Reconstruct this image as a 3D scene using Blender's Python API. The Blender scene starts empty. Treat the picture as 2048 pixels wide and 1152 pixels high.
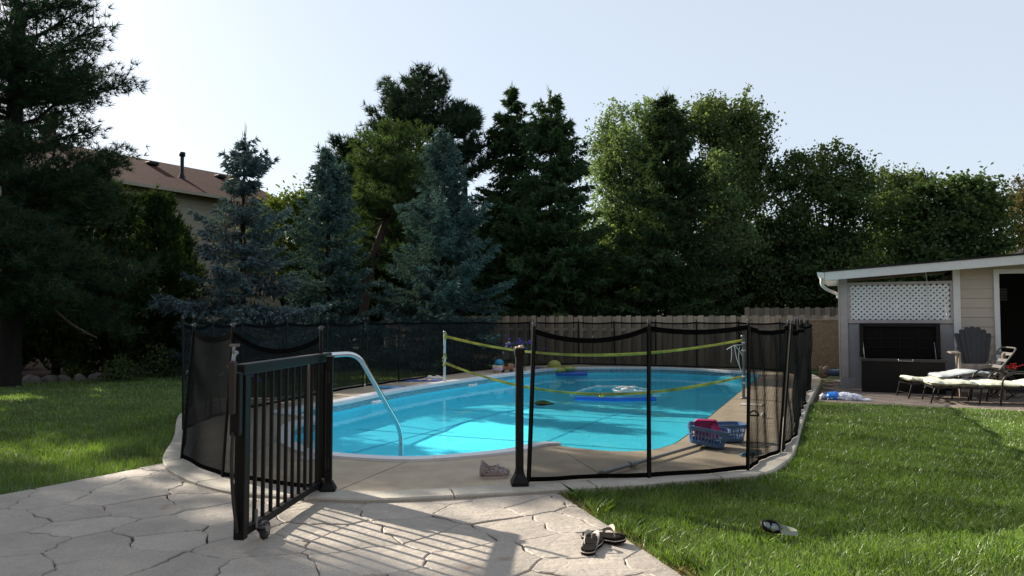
import bpy, bmesh, math, random
import numpy as np
from mathutils import Vector, Matrix
from mathutils.geometry import tessellate_polygon

SC = bpy.context.scene
COL = SC.collection
R = math.radians
random.seed(7)

# ---------------------------------------------------------------- camera
CAM_H = 1.22
FPX = 1480.0                      # focal length in pixels of a 2048-wide picture
PITCH = math.atan(64 / FPX)
cd = bpy.data.cameras.new("camera"); cam = bpy.data.objects.new("camera", cd); COL.objects.link(cam)
cam.location = (0, 0, CAM_H); cam.rotation_euler = (math.pi / 2 + PITCH, 0, 0)
cd.sensor_width = 36; cd.lens = 36 * FPX / 2048; cd.clip_end = 3000; cd.clip_start = .05
SC.camera = cam

# ---------------------------------------------------------------- sky, sun, exposure
SUN_EL = R(29.0)
SUN_DIR = Vector((-.768, .640, 0)).normalized()      # horizontal direction towards the sun
world = bpy.data.worlds.new("World"); SC.world = world; world.use_nodes = True
nt = world.node_tree; bg = nt.nodes["Background"]
sky = nt.nodes.new("ShaderNodeTexSky"); sky.sky_type = 'NISHITA'; sky.sun_disc = False
sky.sun_elevation = SUN_EL
sky.sun_rotation = math.atan2(SUN_DIR.x, SUN_DIR.y) % (2 * math.pi)
sky.altitude = 100; sky.air_density = 1.0; sky.dust_density = 1.2; sky.ozone_density = 1.5
hz = nt.nodes.new("ShaderNodeMix"); hz.data_type = 'RGBA'; hz.inputs[0].default_value = .76      # summer haze evens the sky out
nt.links.new(sky.outputs[0], hz.inputs[6]); hz.inputs[7].default_value = (3.05, 3.3, 3.6, 1)
nt.links.new(hz.outputs[2], bg.inputs[0]); bg.inputs[1].default_value = .11
sl = bpy.data.lights.new("sun", 'SUN'); so = bpy.data.objects.new("sun", sl); COL.objects.link(so)
sl.energy = 5.0; sl.angle = R(.53); sl.color = (1, .90, .76)
so.rotation_euler = (-(SUN_DIR * math.cos(SUN_EL) + Vector((0, 0, math.sin(SUN_EL))))).to_track_quat('-Z', 'Y').to_euler()
so.location = (-20, 20, 20)
vs = SC.view_settings; vs.view_transform = 'Standard'; vs.look = 'None'; vs.gamma = 1; vs.use_curve_mapping = False
vs.exposure = 1.15
SC.render.engine = 'CYCLES'
cy = SC.cycles; cy.max_bounces = 8; cy.diffuse_bounces = 3; cy.glossy_bounces = 3; cy.transmission_bounces = 4
cy.transparent_max_bounces = 24; cy.caustics_reflective = False; cy.caustics_refractive = False
cy.use_denoising = True; cy.sample_clamp_indirect = 6
try: cy.denoiser = 'OPENIMAGEDENOISE'
except Exception: pass

# ---------------------------------------------------------------- coordinates
U = Vector((.914, -.405)); V = Vector((.405, .914))  # across the pool, along the pool

def G(px, py, z=0.0):
    """ground point of height z that lies at a place of the photograph"""
    a = (px - 1024) / FPX; b = (576 - py) / FPX
    d = Vector((a, math.cos(PITCH) - b * math.sin(PITCH), math.sin(PITCH) + b * math.cos(PITCH)))
    k = (z - CAM_H) / d.z
    return Vector((d.x * k, d.y * k, z))

def S(s, t, z=0.0):
    p = U * s + V * t
    return Vector((p.x, p.y, z))

def AT(px, d):
    return (px - 1024) / FPX * d

# ---------------------------------------------------------------- materials
def new_mat(name):
    m = bpy.data.materials.new(name); m.use_nodes = True
    n = m.node_tree; b = n.nodes["Principled BSDF"]
    return m, n, b

def N(nt, t, **kw):
    n = nt.nodes.new(t)
    for k, v in kw.items(): setattr(n, k, v)
    return n

def mix_col(nt, fac, a, b, mode='MIX'):
    m = N(nt, "ShaderNodeMix", data_type='RGBA', blend_type=mode)
    for sock, val in ((m.inputs[0], fac), (m.inputs[6], a), (m.inputs[7], b)):
        if isinstance(val, (int, float)): sock.default_value = val
        elif isinstance(val, tuple): sock.default_value = (*val[:3], 1)
        else: nt.links.new(val, sock)
    return m.outputs[2]

def ramp(nt, src, pts):
    r = N(nt, "ShaderNodeValToRGB"); e = r.color_ramp.elements
    while len(e) < len(pts): e.new(.5)
    for el, (p, c) in zip(e, pts):
        el.position = p; el.color = (*c[:3], 1) if isinstance(c, tuple) else (c, c, c, 1)
    nt.links.new(src, r.inputs[0]); return r.outputs[0]

def noise(nt, scale, detail=4, rough=.6, coord='Object', stretch=None):
    tc = N(nt, "ShaderNodeTexCoord"); out = tc.outputs[coord]
    if stretch:
        mp = N(nt, "ShaderNodeMapping"); mp.inputs[3].default_value = stretch
        nt.links.new(out, mp.inputs[0]); out = mp.outputs[0]
    t = N(nt, "ShaderNodeTexNoise"); t.inputs['Scale'].default_value = scale
    t.inputs['Detail'].default_value = detail; t.inputs['Roughness'].default_value = rough
    nt.links.new(out, t.inputs['Vector']); return t.outputs[0]

def bump(nt, b, src, strength=.3, dist=.01):
    n = N(nt, "ShaderNodeBump"); n.inputs['Strength'].default_value = strength; n.inputs['Distance'].default_value = dist
    nt.links.new(src, n.inputs['Height']); nt.links.new(n.outputs[0], b.inputs['Normal'])

def M(name, c, rough=.6, metal=0, var=.15, scale=8, bmp=0, bscale=None, objvar=0, coat=0, spec=.5, stretch=None, coord='Object'):
    m, n, b = new_mat(name)
    dark = tuple(x * (1 - var) for x in c); lite = tuple(min(1, x * (1 + var)) for x in c)
    col = mix_col(n, ramp(n, noise(n, scale, 5, coord=coord, stretch=stretch), [(.3, 0.0), (.7, 1.0)]), dark, lite)
    if objvar:
        oi = N(n, "ShaderNodeObjectInfo")
        col = mix_col(n, 1.0, col, ramp(n, oi.outputs['Random'], [(0, 1 - objvar), (1, 1.0)]), 'MULTIPLY')
    n.links.new(col, b.inputs['Base Color'])
    b.inputs['Roughness'].default_value = rough; b.inputs['Metallic'].default_value = metal
    b.inputs['Specular IOR Level'].default_value = spec
    if coat: b.inputs['Coat Weight'].default_value = coat
    if bmp: bump(n, b, noise(n, bscale or scale * 4, 6, coord=coord, stretch=stretch), bmp)
    return m

def leaf_mat(name, c1, c2, trans=.35, clump=1.2, rough=.6, gloss=.0):
    m, n, b = new_mat(name); n.nodes.remove(b)
    out = n.nodes["Material Output"]
    g = N(n, "ShaderNodeNewGeometry")
    col = mix_col(n, g.outputs['Random Per Island'], c1, c2)
    col = mix_col(n, 1.0, col, ramp(n, noise(n, clump, 3), [(.3, .6), (.7, 1.25)]), 'MULTIPLY')
    d = N(n, "ShaderNodeBsdfDiffuse"); t = N(n, "ShaderNodeBsdfTranslucent"); mx = N(n, "ShaderNodeMixShader")
    n.links.new(col, d.inputs[0])
    tc = mix_col(n, 1.0, col, (1.25, 1.2, .6), 'MULTIPLY'); n.links.new(tc, t.inputs[0])
    mx.inputs[0].default_value = trans
    n.links.new(d.outputs[0], mx.inputs[1]); n.links.new(t.outputs[0], mx.inputs[2])
    last = mx.outputs[0]
    if gloss:
        gl = N(n, "ShaderNodeBsdfGlossy"); gl.inputs[1].default_value = .42; gl.inputs[0].default_value = (1, 1, 1, 1)
        m2 = N(n, "ShaderNodeMixShader"); m2.inputs[0].default_value = gloss
        n.links.new(last, m2.inputs[1]); n.links.new(gl.outputs[0], m2.inputs[2]); last = m2.outputs[0]
    n.links.new(last, out.inputs[0])
    return m

# ---------------------------------------------------------------- mesh builder
class MB:
    def __init__(s): s.v = []; s.f = []; s.sm = []
    def add(s, vs, fs, smooth=False):
        o = len(s.v); s.v.extend([tuple(x) for x in vs]); s.f.extend([tuple(i + o for i in f) for f in fs]); s.sm.extend([smooth] * len(fs)); return s
    def box(s, c, size, rz=0, rot=None):
        x, y, z = (k / 2 for k in size); m = rot or Matrix.Rotation(rz, 3, 'Z'); c = Vector(c)
        vs = [m @ Vector((a * x, b * y, d * z)) + c for d in (-1, 1) for a, b in ((-1, -1), (1, -1), (1, 1), (-1, 1))]
        return s.add(vs, [(3, 2, 1, 0), (4, 5, 6, 7), (0, 1, 5, 4), (1, 2, 6, 5), (2, 3, 7, 6), (3, 0, 4, 7)])
    def beam(s, a, b, w, h, up=(0, 0, 1)):
        a = Vector(a); b = Vector(b); d = (b - a); L = d.length; d.normalize(); u = Vector(up)
        if abs(d.dot(u)) > .98: u = Vector((0, 1, 0))
        r = d.cross(u).normalized(); u = r.cross(d)
        return s.box((a + b) / 2, (L, w, h), rot=Matrix((d, -r, u)).transposed())
    def tube(s, pts, r, n=8, cap=True, flat=None):
        pts = [Vector(p) for p in pts]; k = len(pts); rs = r if isinstance(r, (list, tuple)) else [r] * k
        vs = []; prev = None
        for i, p in enumerate(pts):
            t = (pts[min(i + 1, k - 1)] - pts[max(i - 1, 0)]).normalized()
            if prev is None:
                a = Vector((0, 0, 1)) if abs(t.z) < .9 else Vector((1, 0, 0)); x = t.cross(a).normalized()
            else:
                x = prev - t * prev.dot(t); x.normalize()
            prev = x; y = t.cross(x)
            for j in range(n):
                an = 2 * math.pi * j / n
                vs.append(p + x * math.cos(an) * rs[i] + y * math.sin(an) * rs[i] * (flat or 1))
        fs = [(i * n + j, i * n + (j + 1) % n, (i + 1) * n + (j + 1) % n, (i + 1) * n + j) for i in range(k - 1) for j in range(n)]
        s.add(vs, fs, True)
        if cap:
            s.add(vs[:n], [tuple(range(n - 1, -1, -1))]); s.add(vs[-n:], [tuple(range(n))])
        return s
    def lathe(s, prof, c=(0, 0, 0), n=16, mat=None):
        vs = []; c = Vector(c); m = mat or Matrix.Identity(3)
        for r, z in prof:
            for j in range(n):
                a = 2 * math.pi * j / n; vs.append(m @ Vector((r * math.cos(a), r * math.sin(a), z)) + c)
        k = len(prof)
        fs = [(i * n + j, i * n + (j + 1) % n, (i + 1) * n + (j + 1) % n, (i + 1) * n + j) for i in range(k - 1) for j in range(n)]
        return s.add(vs, fs, True)
    def ball(s, c, r, nu=12, nv=8, fn=None, mat=None):
        r = r if isinstance(r, (tuple, list)) else (r, r, r); vs = []; c = Vector(c); m = mat or Matrix.Identity(3)
        for i in range(nv + 1):
            th = math.pi * i / nv
            for j in range(nu):
                ph = 2 * math.pi * j / nu
                d = Vector((math.sin(th) * math.cos(ph), math.sin(th) * math.sin(ph), math.cos(th)))
                k = fn(d) if fn else 1
                vs.append(m @ Vector((d.x * r[0] * k, d.y * r[1] * k, d.z * r[2] * k)) + c)
        fs = [(i * nu + j, (i + 1) * nu + j, (i + 1) * nu + (j + 1) % nu, i * nu + (j + 1) % nu) for i in range(nv) for j in range(nu)]
        return s.add(vs, fs, True)
    def prism(s, poly, z0, z1, smooth=False):
        """poly: list of (x, y); fills with triangles, adds side walls"""
        n = len(poly); A = sum(poly[i][0] * poly[(i + 1) % n][1] - poly[(i + 1) % n][0] * poly[i][1] for i in range(n))
        if A < 0: poly = poly[::-1]
        vs = [(p[0], p[1], z0) for p in poly] + [(p[0], p[1], z1) for p in poly]
        tr = tessellate_polygon([[Vector((p[0], p[1], 0)) for p in poly]])
        top = []
        for t in tr:
            a, b, c = (Vector(poly[i]) for i in t)
            if (b.x - a.x) * (c.y - a.y) - (b.y - a.y) * (c.x - a.x) < 0: t = (t[0], t[2], t[1])
            top.append(tuple(i + n for i in t))
        return s.add(vs, top + [(i, (i + 1) % n, (i + 1) % n + n, i + n) for i in range(n)], smooth)
    def grid(s, fn, nu, nv, smooth=True):
        vs = [fn(i / nu, j / nv) for i in range(nu + 1) for j in range(nv + 1)]; w = nv + 1
        return s.add(vs, [(i * w + j, (i + 1) * w + j, (i + 1) * w + j + 1, i * w + j + 1) for i in range(nu) for j in range(nv)], smooth)
    def mesh(s, name, off=(0, 0, 0)):
        me = bpy.data.meshes.new(name); ox, oy, oz = off
        me.from_pydata([(x - ox, y - oy, z - oz) for x, y, z in s.v], [], s.f)
        me.polygons.foreach_set("use_smooth", s.sm); me.update(); return me

def np_mesh(name, co, k):
    """co: (n*k, 3) array, every k vertices one face"""
    co = np.ascontiguousarray(co, dtype=np.float32).reshape(-1, 3); nv = len(co); nf = nv // k
    me = bpy.data.meshes.new(name)
    me.vertices.add(nv); me.vertices.foreach_set("co", co.ravel())
    me.loops.add(nv); me.loops.foreach_set("vertex_index", np.arange(nv, dtype=np.int32))
    me.polygons.add(nf); me.polygons.foreach_set("loop_start", np.arange(0, nv, k, dtype=np.int32))
    me.update(calc_edges=True); me.validate()
    return me

def tag(o, label=None, cat=None, group=None, kind=None):
    if label: o['label'] = label
    if cat: o['category'] = cat
    if group: o['group'] = group
    if kind: o['kind'] = kind
    return o

def thing(name, loc, label, cat, group=None, rz=0):
    o = bpy.data.objects.new(name, None); COL.objects.link(o); o.location = loc; o.rotation_euler[2] = rz
    o.empty_display_size = .1
    return tag(o, label, cat, group)

def ob(name, mb, mat, parent=None, local=False, label=None, bevel=0, kind=None, seg=2):
    """link mb as one object; world coordinates unless local"""
    off = (0, 0, 0)
    if parent is not None and not local:
        off = Vector(parent.location); q = parent.parent
        while q is not None: off = off + Vector(q.location); q = q.parent
    me = mb.mesh(name, off) if isinstance(mb, MB) else mb
    me.materials.append(mat) if not me.materials else None
    o = bpy.data.objects.new(name, me); COL.objects.link(o)
    if parent is not None: o.parent = parent
    if label: o['label'] = label
    if kind: o['kind'] = kind
    if bevel:
        b = o.modifiers.new("bevel", 'BEVEL'); b.width = bevel; b.segments = seg; b.limit_method = 'ANGLE'; b.angle_limit = R(40)
    return o

def one(name, mb, mat, label, cat, group=None, bevel=0, loc=None):
    """a thing that is a single mesh, its origin at its base"""
    if loc is None:
        a = np.array(mb.v); loc = Vector(((a[:, 0].min() + a[:, 0].max()) / 2, (a[:, 1].min() + a[:, 1].max()) / 2, a[:, 2].min()))
    me = mb.mesh(name, loc); me.materials.append(mat)
    o = bpy.data.objects.new(name, me); COL.objects.link(o); o.location = loc
    if bevel:
        b = o.modifiers.new("bevel", 'BEVEL'); b.width = bevel; b.segments = 2; b.limit_method = 'ANGLE'; b.angle_limit = R(40)
    return tag(o, label, cat, group)

def kids(o): return [c for c in bpy.data.objects if c.parent == o]
def copy_tree(o, parent=None):
    c = o.copy(); COL.objects.link(c); c.parent = parent
    for ch in kids(o): copy_tree(ch, c)
    return c

def crom(pts, sub=6, closed=False):
    """smooth curve through points"""
    P = [Vector(p) for p in pts]; n = len(P); out = []
    for i in range(n if closed else n - 1):
        g = (lambda k: P[k % n]) if closed else (lambda k: P[min(max(k, 0), n - 1)])
        a, b, c, d = g(i - 1), g(i), g(i + 1), g(i + 2)
        for j in range(sub):
            t = j / sub
            out.append(.5 * ((2 * b) + (c - a) * t + (2 * a - 5 * b + 4 * c - d) * t * t + (3 * b - a - 3 * c + d) * t ** 3))
    if not closed: out.append(P[-1])
    return out

def resample(pts, step, closed=False):
    P = [Vector(p) for p in pts]
    if closed: P = P + [P[0]]
    L = [0.0]
    for a, b in zip(P, P[1:]): L.append(L[-1] + (b - a).length)
    n = max(2, round(L[-1] / step)); out = []; j = 0
    for i in range(n if closed else n + 1):
        s = L[-1] * i / n
        while j < len(L) - 2 and L[j + 1] < s: j += 1
        k = (s - L[j]) / max(1e-9, L[j + 1] - L[j]); out.append(P[j].lerp(P[j + 1], k))
    return out

def fillet(pts, r, n=5):
    """polyline with its corners rounded"""
    P = [Vector(p) for p in pts]; out = [P[0]]
    for a, b, c in zip(P, P[1:], P[2:]):
        k = min(r, (a - b).length * .45, (c - b).length * .45); p = b + (a - b).normalized() * k; q = b + (c - b).normalized() * k
        out += [p.lerp(b, t).lerp(b.lerp(q, t), t) for t in (i / n for i in range(n + 1))]
    return out + [P[-1]]

def inset(pts, w):
    """offset a closed counter-clockwise polygon inwards by w (a number or a list)"""
    n = len(pts); out = []
    for i in range(n):
        a, b, c = pts[i - 1], pts[i], pts[(i + 1) % n]
        t = (Vector((c.x - a.x, c.y - a.y, 0))); t.normalize()
        k = w[i] if isinstance(w, list) else w
        out.append(Vector((b.x - t.y * k, b.y + t.x * k, b.z)))
    return out

def area(p): return sum(p[i].x * p[(i + 1) % len(p)].y - p[(i + 1) % len(p)].x * p[i].y for i in range(len(p))) / 2
def ccw(p): return p if area(p) > 0 else p[::-1]

def inside(poly, x, y):
    """numpy point in polygon"""
    res = np.zeros(len(x), bool); n = len(poly); j = n - 1
    for i in range(n):
        xi, yi, xj, yj = poly[i][0], poly[i][1], poly[j][0], poly[j][1]
        if yi != yj:
            c = ((yi > y) != (yj > y)) & (x < (xj - xi) * (y - yi) / (yj - yi) + xi); res ^= c
        j = i
    return res

def ring_mesh(name, outer, holes, z):
    loops = [[Vector((p[0], p[1], 0)) for p in l] for l in [outer] + holes]
    flat = [p for l in loops for p in l]; mb = MB(); fs = []
    for t in tessellate_polygon(loops):
        a, b, c = (flat[i] for i in t)
        cr = (b.x - a.x) * (c.y - a.y) - (b.y - a.y) * (c.x - a.x)
        if abs(cr) < 1e-9: continue
        fs.append(t if cr > 0 else (t[0], t[2], t[1]))
    mb.add([(p.x, p.y, z) for p in flat], fs); return mb
# ================================================================ materials of the place
def concrete_mat(name, c, bm=.12, sc=3.0, objvar=.1):
    m, n, b = new_mat(name)
    a = ramp(n, noise(n, sc, 6, .65, 'Object'), [(.3, .78), (.72, 1.12)])
    col = mix_col(n, 1.0, c, a, 'MULTIPLY')
    sp = ramp(n, noise(n, 90, 3, .7, 'Object'), [(.42, .86), (.6, 1.05)])
    col = mix_col(n, 1.0, col, sp, 'MULTIPLY')
    st = ramp(n, noise(n, .9, 4, .7, 'Object'), [(.56, 0.0), (.68, .4)])
    col = mix_col(n, st, col, tuple(x * .62 for x in c))
    oi = N(n, "ShaderNodeObjectInfo")
    col = mix_col(n, 1.0, col, ramp(n, oi.outputs['Random'], [(0, 1 - objvar), (1, 1.0)]), 'MULTIPLY')
    n.links.new(col, b.inputs['Base Color']); b.inputs['Roughness'].default_value = .8
    b.inputs['Specular IOR Level'].default_value = .3
    bump(n, b, noise(n, 60, 6, .7, 'Object'), bm, .006); return m

m_deck = concrete_mat("deck_concrete", (.45, .375, .275))
m_kerb = concrete_mat("kerb_concrete", (.47, .435, .37), objvar=.12)

def stone_mat():
    m, n, b = new_mat("stamped_stone")
    oi = N(n, "ShaderNodeObjectInfo")
    c = ramp(n, noise(n, 2.2, 6, .7), [(.3, (.295, .262, .228)), (.55, (.385, .342, .292)), (.75, (.45, .397, .33))])
    c = mix_col(n, 1.0, c, ramp(n, oi.outputs['Random'], [(0, .86), (1, 1.06)]), 'MULTIPLY')
    sp = ramp(n, noise(n, 70, 3, .7), [(.4, .84), (.62, 1.06)])
    c = mix_col(n, 1.0, c, sp, 'MULTIPLY')
    rust = ramp(n, noise(n, 1.7, 3, .8), [(.66, 0.0), (.72, .55)])
    c = mix_col(n, rust, c, (.20, .125, .075))
    n.links.new(c, b.inputs['Base Color']); b.inputs['Roughness'].default_value = .62; b.inputs['Specular IOR Level'].default_value = .35
    # chipped slate relief: ridges along warped bands
    rg1 = N(n, "ShaderNodeMath", operation='SUBTRACT'); n.links.new(noise(n, 4.2, 3, .55, 'Object', (1, 1.5, 1)), rg1.inputs[0]); rg1.inputs[1].default_value = .5
    ra = N(n, "ShaderNodeMath", operation='ABSOLUTE'); n.links.new(rg1.outputs[0], ra.inputs[0])
    rp_ = N(n, "ShaderNodeMath", operation='POWER'); n.links.new(ra.outputs[0], rp_.inputs[0]); rp_.inputs[1].default_value = .7
    hA = N(n, "ShaderNodeMath", operation='MULTIPLY_ADD'); n.links.new(noise(n, 2.0, 5, .6), hA.inputs[0]); hA.inputs[1].default_value = .6; n.links.new(rp_.outputs[0], hA.inputs[2])
    h1 = hA.outputs[0]
    ad = N(n, "ShaderNodeMath", operation='MULTIPLY'); n.links.new(noise(n, 26, 5, .6), ad.inputs[0]); ad.inputs[1].default_value = .30
    a2 = N(n, "ShaderNodeMath", operation='ADD'); n.links.new(h1, a2.inputs[0]); n.links.new(ad.outputs[0], a2.inputs[1])
    bump(n, b, a2.outputs[0], .8, .022); return m
m_stone = stone_mat()
m_mortar = M("joint_dark", (.035, .03, .026), .95, scale=20)
m_soil = M("soil", (.085, .06, .038), .95, var=.5, scale=30, bmp=.8, bscale=60)
m_lawnbase = M("lawn_ground", (.075, .085, .03), .95, var=.5, scale=9, bmp=.6, bscale=60)
m_mulch = M("mulch", (.06, .032, .022), .95, var=.6, scale=25, bmp=1, bscale=40)
m_grass = leaf_mat("grass_blades", (.062, .145, .020), (.180, .285, .055), .42, clump=1.1, gloss=.06)
m_straw = leaf_mat("straw_blades", (.34, .24, .13), (.46, .34, .19), .2, clump=3)
m_white_coping = M("white_coping", (.68, .68, .70), .45, var=.06, scale=6)

def liner_mat():
    m, n, b = new_mat("pool_liner")
    c = ramp(n, noise(n, 6, 5, .7), [(.3, (.07, .66, .86)), (.7, (.12, .75, .90))])
    n.links.new(c, b.inputs['Base Color']); b.inputs['Roughness'].default_value = .5; return m
m_liner = liner_mat()
def band_mat():
    m, n, b = new_mat("liner_border")
    v = N(n, "ShaderNodeTexVoronoi"); v.inputs['Scale'].default_value = 55
    tc = N(n, "ShaderNodeTexCoord"); n.links.new(tc.outputs['Object'], v.inputs[0])
    c = ramp(n, v.outputs['Distance'], [(.25, (.02, .09, .16)), (.45, (.10, .30, .40)), (.6, (.30, .5, .55))])
    n.links.new(c, b.inputs['Base Color']); b.inputs['Roughness'].default_value = .35; return m
m_band = band_mat()
def water_mat():
    m, n, b = new_mat("pool_water"); n.nodes.remove(b); out = n.nodes["Material Output"]
    tr = N(n, "ShaderNodeBsdfTransparent"); tr.inputs[0].default_value = (.80, .985, 1, 1)
    gl = N(n, "ShaderNodeBsdfGlossy"); gl.inputs[1].default_value = .015; gl.inputs[0].default_value = (1, 1, 1, 1)
    bp = N(n, "ShaderNodeBump"); bp.inputs['Strength'].default_value = .045; bp.inputs['Distance'].default_value = .05
    n.links.new(noise(n, 2.3, 3, .5, 'Object'), bp.inputs['Height'])
    # Schlick reflectance, the same from above and from below the surface
    g = N(n, "ShaderNodeNewGeometry"); dt = N(n, "ShaderNodeVectorMath", operation='DOT_PRODUCT')
    n.links.new(g.outputs['Incoming'], dt.inputs[0]); n.links.new(bp.outputs[0], dt.inputs[1])
    n.links.new(bp.outputs[0], gl.inputs['Normal'])
    ab = N(n, "ShaderNodeMath", operation='ABSOLUTE'); n.links.new(dt.outputs['Value'], ab.inputs[0])
    om = N(n, "ShaderNodeMath", operation='SUBTRACT', use_clamp=True); om.inputs[0].default_value = 1; n.links.new(ab.outputs[0], om.inputs[1])
    pw = N(n, "ShaderNodeMath", operation='POWER'); n.links.new(om.outputs[0], pw.inputs[0]); pw.inputs[1].default_value = 5
    fr = N(n, "ShaderNodeMath", operation='MULTIPLY_ADD', use_clamp=True); n.links.new(pw.outputs[0], fr.inputs[0]); fr.inputs[1].default_value = .42; fr.inputs[2].default_value = .02
    mx = N(n, "ShaderNodeMixShader"); n.links.new(fr.outputs[0], mx.inputs[0])
    n.links.new(tr.outputs[0], mx.inputs[1]); n.links.new(gl.outputs[0], mx.inputs[2]); n.links.new(mx.outputs[0], out.inputs[0])
    return m
m_water = water_mat()
def screen_mat():
    """woven black screen: what passes falls with the slant of the ray through the weave"""
    m, n, b = new_mat("fence_screen"); out = n.nodes["Material Output"]
    g = N(n, "ShaderNodeNewGeometry"); dt = N(n, "ShaderNodeVectorMath", operation='DOT_PRODUCT')
    n.links.new(g.outputs['Incoming'], dt.inputs[0]); n.links.new(g.outputs['True Normal'], dt.inputs[1])
    ab = N(n, "ShaderNodeMath", operation='ABSOLUTE'); n.links.new(dt.outputs['Value'], ab.inputs[0])
    mx_ = N(n, "ShaderNodeMath", operation='MAXIMUM'); n.links.new(ab.outputs[0], mx_.inputs[0]); mx_.inputs[1].default_value = .12
    dv = N(n, "ShaderNodeMath", operation='DIVIDE'); dv.inputs[0].default_value = 1; n.links.new(mx_.outputs[0], dv.inputs[1])
    pw = N(n, "ShaderNodeMath", operation='POWER'); pw.inputs[0].default_value = .53; n.links.new(dv.outputs[0], pw.inputs[1])
    tr = N(n, "ShaderNodeBsdfTransparent"); ms = N(n, "ShaderNodeMixShader")
    b.inputs['Base Color'].default_value = (.014, .0155, .016, 1); b.inputs['Roughness'].default_value = .6
    b.inputs['Specular IOR Level'].default_value = 0
    n.links.new(pw.outputs[0], ms.inputs[0]); n.links.new(b.outputs[0], ms.inputs[1]); n.links.new(tr.outputs[0], ms.inputs[2])
    n.links.new(ms.outputs[0], out.inputs[0]); return m
m_screen = screen_mat()
m_black = M("black_metal", (.006, .0058, .0058), .5, var=.25, scale=12, bmp=.05, spec=.22)
m_blackcloth = M("black_tape", (.006, .006, .0065), 1, var=.2, scale=30, spec=0)
m_rust = M("worn_brown_metal", (.022, .016, .013), .55, var=.4, scale=20)
m_zinc = M("zinc", (.22, .22, .225), .4, metal=.8, var=.15, scale=30)
m_chrome = M("stainless", (.62, .64, .66), .2, metal=1, var=.05)
m_rubber = M("rubber", (.03, .03, .032), .8)
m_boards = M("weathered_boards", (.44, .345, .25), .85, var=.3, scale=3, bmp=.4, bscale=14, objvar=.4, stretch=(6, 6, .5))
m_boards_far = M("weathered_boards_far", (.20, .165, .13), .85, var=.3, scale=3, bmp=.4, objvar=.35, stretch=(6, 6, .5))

# ================================================================ pool outline and deck
OUT_PX = [(541, 827), (553, 822.5), (600, 813.5), (672, 802), (774, 781.5), (888, 764), (1034, 744.8), (1078, 739.2), (1130, 736.2), (1200, 735), (1296, 735.2),
          (1340, 736.2), (1430, 740), (1490, 744.3), (1519, 748.5), (1517, 755), (1485, 780), (1418, 835), (1365, 878), (1337, 891.5), (1294, 901), (1222, 902), (1150, 895.5),
          (1099, 891), (1028, 907), (901, 920), (799, 924), (672, 917), (606, 908), (583, 901), (558, 886), (555.5, 868), (566, 853), (583, 846), (605, 842.3),
          (625, 841), (614, 838), (596, 835), (572, 831.5), (550, 829)]
OUT = ccw(crom([G(*p) for p in OUT_PX], 6, True))
OUT = ccw(resample(OUT, .11, True))
def near_px(p, a, b):
    q = G(*a); r = G(*b); ab = r - q; k = max(0, min(1, (p - q).dot(ab) / ab.dot(ab))); return (q + ab * k - p).length
def cop_w(p):
    """coping: wide along the far-side, left edge and the stair; a thin lip elsewhere"""
    s = p.x * U.x + p.y * U.y; t = p.x * V.x + p.y * V.y
    if s < -6.2 and t > 7.55 or t > 17.0 and s < -2.0: return .21
    if s > -2.52: return .025
    if t < 7.5: return .15
    return .15
CW = [cop_w(p) for p in OUT]
for _ in range(2): CW = [(CW[i - 1] + CW[i] + CW[(i + 1) % len(CW)]) / 3 for i in range(len(CW))]
INN = inset(OUT, CW)
WZ = -.15
mb = MB(); n = len(OUT)
DECK_PX = [(420, 800), (372, 822), (355, 835), (348, 873), (330, 905), (325, 922), (338, 941), (386, 965), (458, 984), (560, 994), (640, 999), (731, 1002), (844, 998), (1011, 989), (1107, 982),
           (1190, 977), (1279, 971), (1389, 961), (1500, 953.5), (1540, 946), (1567, 930), (1590, 906), (1605, 849), (1619, 806), (1634, 777), (1640.5, 764)]
deck_near = [G(*p) for p in DECK_PX]
deck_far = [S(-.42, 17.0), S(-.75, 18.3), S(-1.6, 19.0), S(-4, 19.6), S(-6.6, 19.3), S(-7.8, 18.2), S(-8.15, 16.5), S(-8.25, 13), S(-8.25, 10.5), S(-8.1, 9.2)]
DOUT = ccw(crom(deck_near + deck_far, 6, True)); DOUT = ccw(resample(DOUT, .15, True))
DIN = inset(DOUT, .24)

pool = bpy.data.objects.new("swimming_pool", None); COL.objects.link(pool); tag(pool, kind='structure')
pool.location = S(-4.2, 12, -.5)
# coping pieces: split the ring into lengths with thin joints
i0 = 0; seg = 11
for a in range(0, n, seg):
    idx = [(a + k) % n for k in range(min(seg, n - a) + 1)]
    idx = [i for i in idx if CW[i] > .06]
    if len(idx) < 2: continue
    c = MB(); prof = []
    rows = []
    for q, i in enumerate(idx):
        o_, i_ = OUT[i].copy(), INN[i].copy()
        if q == 0: o_, i_ = OUT[i].lerp(OUT[idx[1]], .03), INN[i].lerp(INN[idx[1]], .03)
        rows.append([(o_.x, o_.y, .0), (o_.x, o_.y, .024), (i_.x + (o_.x - i_.x) * .12, i_.y + (o_.y - i_.y) * .12, .026), (i_.x, i_.y, .012), (i_.x, i_.y, -.035), (o_.x, o_.y, -.035)])
    vs = [v for r_ in rows for v in r_]; w = 6
    c.add(vs, [(k * w + j, k * w + (j + 1) % w, (k + 1) * w + (j + 1) % w, (k + 1) * w + j) for k in range(len(rows) - 1) for j in range(w)], False)
    c.add(rows[0], [(0, 1, 2, 3, 4, 5)]); c.add(rows[-1], [(5, 4, 3, 2, 1, 0)])
    ob("coping", c, m_white_coping, pool)
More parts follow.
